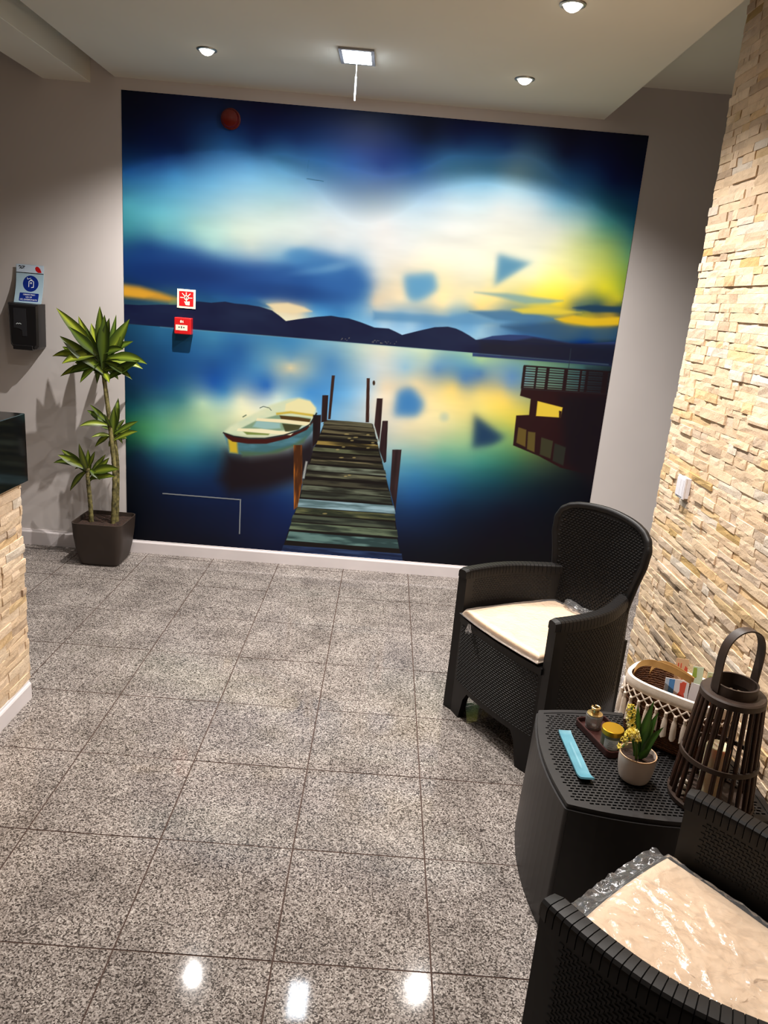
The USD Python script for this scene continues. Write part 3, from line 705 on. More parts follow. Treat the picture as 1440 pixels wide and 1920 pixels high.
plain('gold_lid', srgb(205, 160, 40), 0.32, metallic=0.75)
plain('brass', srgb(214, 186, 130), 0.25, metallic=0.9)
plain('candle_wax', srgb(230, 214, 176), 0.5, subsurface_weight=0.3)
plain('jar_green', srgb(96, 102, 84), 0.15)
plain('paper_label', srgb(196, 204, 206), 0.6)
plain('ink_grey', srgb(120, 128, 132), 0.6)
noisy('tray_wood', srgb(52, 26, 24), srgb(66, 34, 30), 30, 0.35)
noisy('holder_paint', srgb(76, 132, 150), srgb(94, 152, 168), 22, 0.4, bump=0.1, bscale=90, bdist=0.0006)
noisy('glazed_pot', srgb(206, 190, 178), srgb(222, 208, 198), 16, 0.3)
plain('pot_rim_glaze', srgb(196, 158, 120), 0.3)
noisy('soil', srgb(30, 18, 12), srgb(62, 40, 28), 90, 0.95, bump=0.8, bscale=160, bdist=0.004)
mat('leaf', {'a': ('attribute', {'attribute': 'tint'}), 'p': ('principled_bsdf', {'roughness': 0.38}), 't': ('translucent_bsdf', {}), 'm': ('mix_closure', {'fac': 0.18})},
    [('a.color', 'p.base_color'), ('a.color', 't.color'), ('p.BSDF', 'm.closure1'), ('t.BSDF', 'm.closure2')], surface='m.closure')
mat('petal', {'a': ('attribute', {'attribute': 'tint'}), 'p': ('principled_bsdf', {'roughness': 0.5})}, [('a.color', 'p.base_color')])
noisy('cane_bark', srgb(56, 52, 24), srgb(138, 128, 76), 45, 0.75, bump=0.6, bscale=90, bdist=0.003)
noisy('planter_plastic', srgb(50, 40, 34), srgb(55, 44, 37), 12, 0.5)
noisy('bamboo_dark', srgb(38, 20, 11), srgb(62, 34, 18), 45, 0.5)
noisy('lantern_wood', srgb(46, 33, 26), srgb(58, 43, 34), 40, 0.5)
noisy('pebble', srgb(176, 164, 150), srgb(206, 196, 182), 40, 0.6)
noisy('leather_tan', srgb(166, 122, 66), srgb(188, 144, 84), 30, 0.55)
noisy('cotton_cord', srgb(226, 208, 190), srgb(238, 222, 206), 80, 0.9, bump=0.4, bscale=300, bdist=0.001)
mat('seagrass', {'tc': ('texture_coordinate', {}), 'w': ('wave_texture', {'wave_type': 'bands', 'bands_direction': 'z', 'scale': 42.0, 'distortion': 5.0, 'detail': 3.0, 'detail_scale': 3.0}),
                 'n': ('noise_texture', {'scale': 60.0, 'detail': 4.0}), 'r': ('rgb_ramp', {'ramp': [(0.2, srgb(74, 40, 18)), (0.8, srgb(138, 86, 42))]}),
                 'b': ('bump', {'strength': 0.9, 'distance': 0.006}), 'p': ('principled_bsdf', {'roughness': 0.75})},
    [('tc.object', 'w.vector'), ('tc.object', 'n.vector'), ('n.fac', 'r.fac'), ('r.color', 'p.base_color'), ('w.fac', 'b.height'), ('b.normal', 'p.normal')])
plain('black_plastic', (0.012, 0.011, 0.012), 0.32)
plain('smoked_window', (0.030, 0.030, 0.034), 0.12)
plain('black_gloss', (0.004, 0.0055, 0.0055), 0.07)
plain('red_plastic', srgb(200, 28, 30), 0.35)
plain('dark_red_plastic', srgb(112, 26, 15), 0.3)
plain('sign_red', srgb(204, 22, 26), 0.45)
plain('sign_white', srgb(240, 226, 205), 0.5)
plain('print_black', srgb(24, 24, 26), 0.5)
plain('print_blue', srgb(14, 44, 138), 0.4)
plain('print_pale', srgb(206, 222, 240), 0.45)
plain('sign_sheet', srgb(176, 204, 220), 0.25)
plain('print_white', srgb(232, 236, 244), 0.5)
plain('brochure_white', srgb(236, 232, 234), 0.5)
plain('brochure_blue', srgb(84, 144, 206), 0.5)
plain('brochure_pale', srgb(186, 208, 230), 0.5)
plain('brochure_red', srgb(220, 92, 70), 0.5)
plain('brochure_beige', srgb(220, 184, 146), 0.5)
plain('brochure_green', srgb(150, 176, 72), 0.5)
plain('brochure_mint', srgb(206, 222, 196), 0.5)
plain('brochure_brown', srgb(92, 54, 28), 0.6)

# ------------------------------------------------------------------ armchairs of moulded wicker
def pads(fn, A, B, ha, hb, h):
    """little raised strands: centres (A, B) in the surface's own coordinates"""
    out, F = [], []
    q = np.array([[0, 1, 5, 4], [1, 2, 6, 5], [2, 3, 7, 6], [3, 0, 4, 7], [4, 5, 6, 7]])
    tr = np.vstack([q[:, [0, 1, 2]], q[:, [0, 2, 3]]])
    n = len(A)
    V = np.zeros((n, 8, 3))
    for k, (sa, sb) in enumerate(((-1, -1), (1, -1), (1, 1), (-1, 1))):
        V[:, k] = fn(A + sa * ha, B + sb * hb, 0.0)
        V[:, k + 4] = fn(A + sa * ha * .82, B + sb * hb * .55, h)
    f = (tr[None] + (np.arange(n) * 8)[:, None, None]).reshape(-1, 3)
    return trimesh.Trimesh(V.reshape(-1, 3), f, process=False)
def lattice(a0, a1, b0, b1, pa, pb):
    A, B = [], []
    nb = int((b1 - b0) / pb)
    for j in range(nb + 1):
        a = np.arange(a0 + (pa / 2 if j % 2 else 0), a1, pa)
        A.append(a); B.append(np.full(len(a), b0 + j * pb))
    return np.concatenate(A), np.concatenate(B)
ARM_S = np.array([0, .06, .12, .20, .30, .42, .52])
ARM_X = np.array([.283, .290, .293, .290, .267, .214, .176])
from scipy.interpolate import CubicSpline
_arm = CubicSpline(ARM_S, ARM_X)
def arm_pt(s, depth, z, side):
    """point at distance s behind the front, depth inwards from the outer face"""
    d = _arm(s, 1)
    nx, ny = 1 / np.sqrt(1 + d * d), d / np.sqrt(1 + d * d)
    return np.stack([side * (_arm(s) - depth * nx), -s - depth * ny, z + 0 * s], -1)
BACK_Z = [.40, .50, .60, .68, .75, .81, .845, .867, .881, .889, .893]
BACK_W = [.165, .184, .198, .214, .233, .236, .221, .190, .144, .086, .030]
def back_pt(x, z, h=0.0):
    t = (z - .42) / .5
    y = -(.438 + .030 * t + .02 * t * t) + .55 * x * x
    n = np.stack([-1.1 * x, np.ones_like(x), .06 + .0 * x], -1)
    n /= np.linalg.norm(n, axis=-1, keepdims=True)
    return np.stack([x, y, z], -1) + n * np.asarray(h)[..., None] if np.ndim(h) else np.stack([x, y, z], -1) + n * h
def make_chair(label):
    t = thing('armchair', label, 'chair', group='black moulded wicker armchairs')
    prof = np.array([(0, 0), (.085, 0), (.105, .09), (.135, .128), (.35, .128), (.38, .09), (.395, 0), (.46, 0), (.47, .40), (.455, .598), (0.0, .606)])
    for side in (1, -1):
        cs = m3.CrossSection([prof])
        m = m3.Manifold.extrude(cs, .044).refine_to_length(.035)
        m = tri(m)
        v = m.vertices.copy()
        flare = np.clip((.25 - v[:, 1]) / .25, 0, 1) * .006
        m.vertices = arm_pt(v[:, 0], v[:, 2] + .003 - flare * (v[:, 2] < .02), v[:, 1], side)
        m.fix_normals()
        obj('arm_panel', m, 'chair_plastic', t)
        # ribbed rest on top
        S = np.unique(np.round(np.concatenate([[0.0, .460]] + [[q_ - .0011, q_, q_ + .0011] for q_ in np.arange(.016, .455, .0165)]), 5))
        isg = np.isin(S, np.round(np.arange(.016, .455, .0165), 5))
        prof2 = [(0.0, -.022), (0.0, .002), (.0025, .009), (.008, .0135), (.025, .0145), (.042, .0135), (.0475, .009), (.050, .002), (.050, -.022)]
        V = []
        for k, s in enumerate(S):
            g_ = .0016 if isg[k] else 0.0
            e = (.004 if k == 0 else 0)
            V.append(np.vstack([arm_pt(np.array([s - .004 + (.004 if k else 0)]), a + (g_ + e if a < .02 else -g_ - e if a > .03 else 0), .606 + b - (g_ + e if b > 0 else 0), side) for a, b in prof2]))
        V = np.array(V)
        k = V.shape[1]
        cap = [[0, i, i + 1] for i in range(1, k - 1)]; n0 = (len(S) - 1) * k
        tm = trimesh.Trimesh(V.reshape(-1, 3), np.vstack([grid_faces(len(S), k), cap, [[n0, n0 + i + 1, n0 + i] for i in range(1, k - 1)]]), process=False)
        tm.fix_normals()
        obj('armrest', tm, 'chair_plastic', t, smooth=25)
        A, B = lattice(.055, .445, .165, .575, .0155, .0088)
        out_w = pads(lambda a, b, h: arm_pt(a, .003 - h, b, side), A, B, .0055, .0028, .002)
        A, B = lattice(.05, .42, .475, .575, .0155, .0088)
        in_w = pads(lambda a, b, h: arm_pt(a, .047 + h, b, side), A, B, .0055, .0028, .002)
        w = cat(out_w, in_w)
        obj('side_weave', w, 'chair_plastic', t, kind='stuff')
    # front skirt with feet
    sp = np.array([(-.246, .425), (-.246, 0), (-.180, 0), (-.158, .095), (-.135, .130), (.135, .130), (.158, .095), (.180, 0), (.246, 0), (.246, .425)])
    m = tri(m3.Manifold.extrude(m3.CrossSection([sp]), .028).refine_to_length(.04))
    v = m.vertices.copy()
    bulge = .022 * (1 - (v[:, 0] / .25) ** 2)
    m.vertices = np.stack([v[:, 0], -.036 + v[:, 2] + bulge, v[:, 1]], -1); m.fix_normals()
    obj('front_skirt', m, 'chair_plastic', t)
    A, B = lattice(-.225, .225, .155, .40, .0155, .0088)
    obj('front_weave', pads(lambda a, b, h: np.stack([-a, -.008 + h + .022 * (1 - (a / .25) ** 2), b], -1), A, B, .0055, .0028, .002), 'chair_plastic', t, kind='stuff')
    seat = Polygon([(-.24, .0), (-.12, .012), (0, .016), (.12, .012), (.24, .0), (.235, -.25), (.19, -.46), (-.19, -.46), (-.235, -.25)])
    obj('seat', extrude(seat, .024, .402), 'chair_plastic', t)
    rp = tri(m3.Manifold.extrude(m3.CrossSection([np.array([(-.19, .43), (-.19, 0), (-.13, 0), (-.11, .13), (.11, .13), (.13, 0), (.19, 0), (.19, .43)])]), .022))
    rp.apply_transform(np.array([[1, 0, 0, 0], [0, 0, -1, -.462], [0, 1, 0, 0], [0, 0, 0, 1.0]])); rp.fix_normals()
    obj('rear_skirt', rp, 'chair_plastic', t)
    # back shell
    zz = np.concatenate([np.linspace(.40, .81, 22), np.linspace(.823, .893, 16)])
    W = np.interp(zz, BACK_Z, BACK_W)
    uu = np.linspace(-1, 1, 25)
    X = W[:, None] * uu[None]
    P = back_pt(X, np.repeat(zz[:, None], 25, 1))
    sh = sheet(P, .016)
    obj('backrest', sh, 'chair_plastic', t, smooth=40)
    ring = np.concatenate([np.stack([-W[:, None][:, 0], zz], 1), np.stack([W, zz], 1)[::-1]])
    rp_ = back_pt(ring[:, 0], ring[:, 1], -.006)
    cs_ = CubicSpline(np.arange(len(rp_)), rp_)
    rp_ = cs_(np.linspace(0, len(rp_) - 1, 150))
    obj('back_rim', tube(rp_, .0145, 10), 'chair_plastic', t, smooth=60)
    A, B = lattice(-.225, .225, .445, .875, .0166, .0098)
    keep = np.abs(A) < np.interp(B, BACK_Z, BACK_W) - .022
    obj('back_weave', pads(lambda a, b, h: back_pt(a, b, h), A[keep], B[keep], .0060, .0030, .0040), 'chair_plastic', t, kind='stuff')
    return t
chair = make_chair('black wicker armchair by the far end of the stone wall, whole in view')
CH1, CH2 = ((.664, 1.069, 0), math.radians(120.93)), ((.724, -.2225, 0), math.radians(41.8))
def move(t, loc, rz):
    ops = UsdGeom.Xformable(t).GetOrderedXformOps()
    ops[0].Set(Gf.Vec3d(*map(float, loc))); ops[1].Set(math.degrees(rz))
move(chair, *CH1)
copy_of(chair, 'armchair', 'black wicker armchair in the near right corner, cut by the photo edge', *CH2)

def cushion_top(u, v):
    """seat pad in local metres: u across, v front(0)..back(1)"""
    hw = .222 - .045 * v ** 1.5
    x = u * hw
    y = .014 * (1 - u * u) * (1 - v) + .004 - .455 * v
    e = np.clip(np.minimum(1 - np.abs(u), np.minimum(v, 1 - v) * 2.0) / .10, 0, 1)
    return x, y, np.sqrt(1 - (1 - e) ** 2)
def make_cushion(label, loc, rz, near):
    t = thing('seat_cushion', label, 'cushion', loc, rz, group='cream seat cushions')
    uu, vv = np.meshgrid(np.sin(np.linspace(-1, 1, 61) * PI / 2), .5 - .5 * np.cos(np.linspace(0, PI, 61)), indexing='ij')
    x, y, e = cushion_top(uu, vv)
    dent = meshkit.fbm(np.stack([x * 9, y * 9, 0 * x + near * 5], -1), 3, 4) - .5
    top = np.stack([x, y, .443 + .020 * e + .005 * dent * e], -1)
    bot = np.stack([x, y, .443 - .014 * e], -1)
    n = uu.shape
    F = grid_faces(*n)
    V = np.vstack([top.reshape(-1, 3), bot.reshape(-1, 3)])
    m = trimesh.Trimesh(V, np.vstack([F, F[:, ::-1] + n[0] * n[1]]), process=True); m.merge_vertices(); m.fix_normals()
    obj('pad', m, 'cushion_cloth', t, smooth=True)
    edge = np.array([cushion_top(np.array(a), np.array(b))[:2] for a, b in [(k, 0.0) for k in np.linspace(-1, 1, 30)] + [(1.0, k) for k in np.linspace(.02, 1, 30)] + [(k, 1.0) for k in np.linspace(.97, -1, 30)] + [(-1.0, k) for k in np.linspace(.98, .02, 29)]])
    ed = np.column_stack([edge, np.full(len(edge), .443)]); ed = np.vstack([ed, ed[:1]])
    obj('piping', tube(ed, .0032, 6, False), 'cushion_cloth', t, smooth=60)
    # clear bag: a crinkled skin just above the pad, hanging loose past its edges
    if near:
        N = 150
        a, b = np.meshgrid(np.linspace(-1.11, 1.03, N), np.linspace(-.085, 1.04, N), indexing='ij')
        ac, bc = np.clip(a, -1, 1), np.clip(b, 0, 1)
        x, y, e = cushion_top(ac, bc)
        ox, oy = (a - ac) * .22, -(b - bc) * .455
        x, y = x + ox, y + oy
        out = np.hypot(ox, oy)
        cr = 1 - np.abs(2 * meshkit.fbm(np.stack([x * 14 + 1.7 * meshkit.noise(np.stack([x * 8, y * 8, 0 * x], -1), 8), y * 14, 0 * x], -1), 3, 11) - 1)
        cr2 = 1 - np.abs(2 * meshkit.fbm(np.stack([x * 34 + y * 20, y * 30 - x * 12, 0 * x + 3], -1), 2, 17) - 1)
        z = .4455 + .020 * e + .006 * e + .0065 * cr ** 3 + .0025 * cr2 ** 2 + np.where(out > 0, .010 * cr2 - .25 * out, 0)
        tip = np.exp(-(((a + 1.06) / .16) ** 2 + ((b + .05) / .06) ** 2))
        z += .030 * tip
        P = np.stack([x, y, z], -1)
        obj('plastic_bag', sheet(P[:, ::-1]), 'clear_wrap', t, smooth=True, label='crinkled clear plastic bag around the cushion')
    else:
        N = 90
        a, b = np.meshgrid(np.linspace(-1.03, 1.03, N), np.linspace(-.03, 1.0, N), indexing='ij')
        x, y, e = cushion_top(np.clip(a, -1, 1), np.clip(b, 0, 1))
        x = x + (a - np.clip(a, -1, 1)) * .22; y = y - (b - np.clip(b, 0, 1)) * .455
        cr = 1 - np.abs(2 * meshkit.fbm(np.stack([x * 9 + y * 5, y * 11, 0 * x], -1), 3, 21) - 1)
        z = .4450 + .020 * e + .0055 * e + .0020 * cr ** 3
        parts = [sheet(np.stack([x, y, z], -1)[:, ::-1])]
        r = np.random.default_rng(5)                      # bunched bag mouth at the back
        aa, bb = np.meshgrid(np.linspace(0, 1, 70), np.linspace(0, 2 * PI, 40), indexing='ij')
        rad = .012 + .012 * meshkit.fbm(np.stack([aa * 16, np.cos(bb) * 2, np.sin(bb) * 2], -1), 3, 9)
        px = -.10 + .27 * aa; py = -.438 + .012 * np.sin(aa * 9)
        parts.append(sheet(np.stack([-px + 0 * bb, py + rad * np.cos(bb) * 1.2, .478 + rad * np.sin(bb) + .004 * np.sin(aa * 14)], -1)))
        aa, bb = np.meshgrid(np.linspace(0, 1, 24), np.linspace(0, 2 * PI, 20), indexing='ij')   # a twist of film under the front edge
        rad = (.004 + .007 * aa) * (1 + .4 * np.sin(5 * bb + 6 * aa))
        parts.append(sheet(np.stack([.150 + rad * np.cos(bb), .024 + rad * np.sin(bb), .432 - .036 * aa], -1)))
        obj('plastic_bag', cat(parts), 'clear_wrap', t, smooth=True, label='clear plastic bag stretched over the cushion')
    return t
make_cushion('cream seat cushion on the far wicker armchair, smooth under tight film', *CH1, 0)
make_cushion('cream seat cushion in crinkled clear plastic on the near armchair', *CH2, 1)

# ------------------------------------------------------------------ side table
TZ = .400
TX, TY = 1.0, .39
def bowed(p, q, b, n=14):
    p, q = np.array(p), np.array(q)
    t = np.linspace(0, 1, n, endpoint=False)[:, None]
    d = (q - p) / np.linalg.norm(q - p); nn = np.array([d[1], -d[0]])
    return p + (q - p) * t + nn * b * 4 * t * (1 - t)
NL, FL, FR, NR = (.723 - TX, .166 - TY), (.736 - TX, .629 - TY), (1.235 - TX, .615 - TY), (1.275 - TX, .166 - TY)
outline = np.vstack([bowed(NL, NR, .040), bowed(NR, FR, .02), bowed(FR, FL, .030), bowed(FL, NL, .028)])
tp = Polygon(outline).buffer(-.008).buffer(.008)
tt = thing('side_table', 'low black wicker side table with bowed sides between the armchairs', 'table', (TX, TY, 0))
rim = tp.difference(tp.buffer(-.017))
def bevel_slab(poly, z0, z1, c):
    return cat(extrude(poly, z1 - z0 - c, z0), extrude(poly.buffer(-c), c, z1 - c))
obj('rim', extrude(rim, .014, TZ - .013), 'table_plastic', tt)
inner = tp.buffer(-.0165)
holes = []
pa, pb = .0150, .0118
k = 0
for j, y in enumerate(np.arange(-.26, .30, pb)):
    for x in np.arange(-.30, .30, pa):
        x_ = x + (pa / 2 if j % 2 else 0)
        hcell = sbox(x_ - .0054, y - .0027, x_ + .0054, y + .0027)
        if inner.buffer(-.0045).contains(hcell):
            holes.append(hcell)
cs = m3.CrossSection([np.array(inner.exterior.coords)[:-1]] + [np.array(h_.exterior.coords)[:-1] for h_ in holes], m3.FillRule.EvenOdd)
plate = tri(m3.Manifold.extrude(cs, .005)); plate.apply_translation([0, 0, TZ - .006])
obj('top_plate', plate, 'table_plastic', tt, label='table top pierced with rows of short slots')
obj('under_plate', extrude(inner, .003, TZ - .015), 'table_plastic', tt)
ring = np.array(tp.exterior.segmentize(.02).coords)[:-1]
cen = ring.mean(0)
zs_ = np.array([0, .05, .12, .20, .28, .35, TZ - .013])
rows = []
for z in zs_:
    d = ring - cen
    rows.append(np.column_stack([cen + d + d / np.linalg.norm(d, axis=1, keepdims=True) * (.015 * (1 - z / TZ) - .001), np.full(len(ring), z)]))
P = np.array(rows); P = np.concatenate([P, P[:, :1]], 1)
obj('side_wall', sheet(P.transpose(1, 0, 2), .006), 'table_plastic', tt)
# woven strands on the left and near sides
def wall_pt(a, z, h, pq):
    p, q, b = pq
    p, q = np.array(p), np.array(q)
    d = (q - p) / np.linalg.norm(q - p); nn = np.array([d[1], -d[0]])
    base = p + (q - p) * a[:, None] + nn * (b * 4 * a * (1 - a))[:, None]
    o = (.0150 * (1 - z / TZ) - .0012 + h)
    dd = base - cen; dd /= np.linalg.norm(dd, axis=1, keepdims=True)
    return np.column_stack([base + dd * np.asarray(o)[:, None], z])
wv = []
for pq, L in (((FL, NL, .028), .463), ((NL, NR, .040), .55), ((FR, FL, .030), .50)):
    A, B = lattice(.05, .95, .03, .365, .0155 / L, .0088)
    wv.append(pads(lambda a, b, h: wall_pt(a, b, np.full(len(a), h), pq), A, B, .0055 / L, .0028, .002))
obj('side_weave', cat(wv), 'table_plastic', tt, kind='stuff')

# ------------------------------------------------------------------ things on the table
def local_path(P):
    return np.asarray(P, float)
# incense holder
ih = thing('incense_holder', 'thin turquoise wooden incense holder with upturned end on the side table', 'incense holder', (.794, .383, TZ + .001), math.radians(1.5))
n = 40
s = np.linspace(-.122, .122, n)
zc = np.where(s < -.085, .012 * ((-s - .085) / .037) ** 1.6, 0) + np.where(s > .105, .004 * ((s - .105) / .017) ** 2, 0)
U, S_ = np.meshgrid(np.linspace(-1, 1, 13), np.arange(n), indexing='ij')
wid = .0185
Pm = np.stack([U * wid, s[S_], zc[S_] + .006 + .0008 * np.abs(U) ** 3], -1)
groove = np.exp(-(U / .10) ** 2) * (np.abs(s[S_] + .0) < .062) * .0016
Pm[..., 2] -= groove
obj('stick_board', sheet(Pm, .005), 'holder_paint', ih, smooth=30)
# tray
ang = math.atan2(.385 - .56, .875 - .823)          # along its long side
tr = thing('tray', 'small dark red-brown lipped tray under the bottle and the candle jar', 'tray', (.912, .492, TZ + .001), ang)
to = sbox(-.096, -.052, .096, .052).buffer(-.016).buffer(.016)
obj('base', extrude(to, .005), 'tray_wood', tr)
obj('lip', cat(extrude(to.difference(to.buffer(-.005)), .013, .005), extrude(to.buffer(-.001).difference(to.buffer(-.004)), .0015, .018)), 'tray_wood', tr)
TRAY_Z = TZ + .006
bt = thing('diffuser_bottle', 'small clear glass scent bottle with a brass collar on the tray', 'bottle', (.886, .543, TRAY_Z))
obj('glass', lathe([(.0001, 0), (.021, 0), (.0235, .003), (.0245, .018), (.0255, .040), (.0245, .0445), (.013, .0465), (.0115, .0465), (.0115, .044), (.0225, .0415), (.0215, .020), (.0195, .006), (.0001, .005)], 40), 'clear_glass', bt, smooth=40)
obj('shoulder_cap', lathe([(.0115, .0466), (.0235, .0470), (.0235, .0485), (.0125, .0500), (.0115, .0500)], 40), 'brass', bt, smooth=40)
a = np.linspace(.35, 2 * PI - .35, 30) + 1.9
obj('neck_ring', cat(lathe([(.0095, .047), (.0120, .047), (.0120, .064), (.0095, .064)], 30, True), tube(np.stack([.0115 * np.cos(a), .0115 * np.sin(a), np.full(30, .0675)], 1), .0036, 8)), 'brass', bt, smooth=40)
jar = thing('candle_jar', 'green glass candle jar with gold lid and pale label on the tray', 'jar', (.910, .440, TRAY_Z))
obj('glass', lathe([(.0001, 0), (.027, 0), (.0300, .004), (.0305, .045), (.029, .049), (.0001, .049)], 48), 'jar_green', jar, smooth=40)
obj('lid', lathe([(.0001, .0650), (.0300, .0650), (.0318, .0635), (.0320, .0500), (.0310, .0485), (.0001, .0485)], 48), 'gold_lid', jar, smooth=35)
a = np.linspace(-2.55, -1.15, 24)
lab = sheet(np.stack([np.stack([.0310 * np.cos(a), .0310 * np.sin(a), np.full(24, z)], -1) for z in (.008, .040)], 1), .0004)
lb = obj('label', lab, 'paper_label', jar)
lines = []
for z, w0, w1 in ((.031, -2.05, -1.75), (.026, -2.15, -1.55), (.021, -2.2, -1.6), (.015, -2.1, -1.7)):
    a = np.linspace(w0, w1, 10)
    lines.append(sheet(np.stack([np.stack([.0313 * np.cos(a), .0313 * np.sin(a), np.full(10, z + k)], -1) for k in (0, .0014)], 1), .0003))
obj('fine_print', cat(lines), 'ink_grey', lb)

# flower pot with yellow hyacinths
PX, PY = .937, .300
fp = thing('flower_pot', 'off-white glazed pot with yellow flowering bulbs on the side table', 'flower pot', (PX, PY, TZ + .001))
obj('pot', lathe([(.0001, 0), (.033, 0), (.0385, .004), (.0435, .015), (.0475, .035), (.0495, .058), (.0500, .079), (.0492, .0808), (.0472, .0808), (.0465, .079), (.0460, .060), (.0001, .0595)], 56), 'glazed_pot', fp, smooth=40)
obj('rim_line', lathe([(.0503, .0782), (.0500, .0816), (.0484, .0822), (.0470, .0816)], 56), 'pot_rim_glaze', fp, smooth=60)
rr, th = np.meshgrid(np.linspace(0, .0462, 12), np.linspace(0, 2 * PI, 40), indexing='ij')
obj('soil', sheet(np.stack([rr * np.cos(th), rr * np.sin(th), .064 + .006 * meshkit.noise(np.stack([rr * np.cos(th) * 90, rr * np.sin(th) * 90, 0 * rr], -1), 2)], -1)[:, ::-1]), 'soil', fp)
def blade(P0, C, P1, w, side, cols, fold=.25, n=12, tipk=.42):
    """strap leaf along a quadratic curve; cols = (edge colour, middle colour)"""
    t = np.linspace(0, 1, n)[:, None]
    P0, C, P1 = map(np.asarray, (P0, C, P1))
    c = (1 - t) ** 2 * P0 + 2 * t * (1 - t) * C + t * t * P1
    tg = np.gradient(c, axis=0); tg /= np.linalg.norm(tg, axis=1, keepdims=True)
    sd = np.asarray(side, float) - tg * (tg @ np.asarray(side, float))[:, None]
    sd /= np.linalg.norm(sd, axis=1, keepdims=True)
    nm = np.cross(sd, tg)
    tt_ = t[:, 0]
    wid = w * (np.clip(tt_ / (tipk - .05), 0, 1) ** 1.2 * .72 + .28) * np.clip(1 - np.clip((tt_ - tipk) / (1 - tipk), 0, 1) ** 1.7, 0.01, 1)
    U = np.linspace(-1, 1, 5)
    V = c[:, None] + sd[:, None] * (U[None, :, None] * wid[:, None, None] / 2) + nm[:, None] * (np.abs(U)[None, :, None] * wid[:, None, None] * fold)
    e, mcol = np.asarray(cols[0]), np.asarray(cols[1])
    wgt = np.array([0, .35, 1, .35, 0])[None, :, None] * np.ones((n, 1, 1))
    col = e * (1 - wgt) + mcol * wgt
    m = trimesh.Trimesh(V.reshape(-1, 3), grid_faces(n, 5), process=False)
    return m, np.clip(col.reshape(-1, 3), 0, 1)
GD, GM = srgb(44, 76, 28), srgb(70, 110, 40)
for dx, dy, z1, w, bx, by in ((.010, .024, .230, .024, .03, .0), (-.006, .028, .205, .022, -.01, .02), (.024, .020, .195, .024, .04, .01), (.030, .006, .165, .022, .05, -.01), (-.014, .016, .19, .020, -.03, .02), (.012, -.012, .115, .022, .02, -.03)):
    m, c = blade((dx * .4, dy * .4, .062), (dx * .6, dy * .6, .062 + (z1 - .062) * .55), (dx + bx * .5, dy + by * .5, z1), w, (1, -.35, 0), (GD, GM), .22)
    obj('leaf', m, 'leaf', fp, smooth=True, tint=c)
def floret(c, d, r, rnd):
    """six-petalled little bell"""
    parts = []
    d = np.asarray(d, float); d /= np.linalg.norm(d)
    u = np.cross(d, [0, 0, 1.0]); u /= np.linalg.norm(u) + 1e-9; w = np.cross(d, u)
    V, F = [np.asarray(c) + d * r * .1], []
    for k in range(6):
        a = k * PI / 3 + rnd
        e = u * math.cos(a) + w * math.sin(a); g_ = -u * math.sin(a) + w * math.cos(a)
        b = len(V)
        V += [c + e * r * .45 - g_ * r * .30 + d * r * .30, c + e * r * .45 + g_ * r * .30 + d * r * .30, c + e * r * 1.05 + d * r * .12, c + e * r * .3 - d * r * .1]
        F += [[0, b, b + 1], [b, b + 2, b + 1], [b, b + 3, b + 2], [b + 1, b + 2, b + 3]]
    return trimesh.Trimesh(np.array(V), F, process=False)
rf = np.random.default_rng(3)
def spike(path, n, spread, seed):
    r = np.random.default_rng(seed)
    st = obj('flower_stalk', tube(path, np.linspace(.0042, .0028, len(path)), 8), 'leaf', fp, smooth=60, tint=srgb(88, 122, 48))
    p = CubicSpline(np.arange(len(path)), path)
    ms, cl = [], []
    for k in range(n):
        t_ = (len(path) - 1) * (.50 + .52 * k / n)
        c = p(min(t_, len(path) - 1)); a = k * 2.4
        dv = np.array([math.cos(a), math.sin(a), .25])
        ms.append(floret(c + dv * spread * r.uniform(.6, 1.0), dv, r.uniform(.0085, .0115), a))
        cl.append(np.repeat(np.array([srgb(238, 214, 92) if r.random() < .7 else srgb(244, 232, 168)]), len(ms[-1].vertices), 0))
    obj('flower_head', cat(ms), 'petal', fp, tint=np.vstack(cl))
tall = at(1183, 1333, y=.33) - np.array([PX, PY, TZ])
low = at(1184, 1386, y=.262) - np.array([PX, PY, TZ])
spike(np.array([(.0, .012, .062), (-.006, .016, .110), (tall[0] + .008, .022, tall[2] - .045), (tall[0], .030, tall[2] + .012)]), 26, .011, 8)
spike(np.array([(-.004, -.004, .062), (-.012, -.012, .100), (low[0] + .006, -.030, low[2] + .012), (low[0] - .022, -.044, low[2] - .022)]), 26, .011, 9)

# ------------------------------------------------------------------ basket with leaflets
BDX, BDY = .024, -.020
BX, BY = 1.092 + BDX, .532 + BDY
bang = math.atan2(-.64, .77)
bk = thing('basket', 'oval seagrass basket with cream fringed band and tan straps', 'basket', (BX, BY, TZ + .001), bang)
def oval(a, sx, sy, n_=3.0):
    return sx * np.sign(np.cos(a)) * np.abs(np.cos(a)) ** (2 / n_), sy * np.sign(np.sin(a)) * np.abs(np.sin(a)) ** (2 / n_)
aa = np.linspace(0, 2 * PI, 97)
def ring_rows(rows):
    return np.array([np.stack([*oval(aa, sx, sy), np.full(len(aa), z)], -1) for sx, sy, z in rows])
AX, AY = .152, .092
body = ring_rows([(.02, .01, .002), (.132, .076, 0), (.140, .083, .010), (.148, .089, .06), (AX, AY, .13), (AX, AY, .186), (AX - .006, AY - .006, .188), (AX - .010, AY - .010, .182), (.140, .080, .08), (.126, .070, .012), (.02, .01, .012)])
bm = trimesh.Trimesh(body.reshape(-1, 3), grid_faces(*body.shape[:2])[:, ::-1], process=False); bm.fix_normals()
obj('body', bm, 'seagrass', bk, smooth=50)
band = ring_rows([(AX + .001, AY + .001, .158), (AX + .0045, AY + .0045, .160), (AX + .0055, AY + .0055, .175), (AX + .003, AY + .003, .190), (AX - .004, AY - .004, .1925), (AX - .009, AY - .009, .188)])
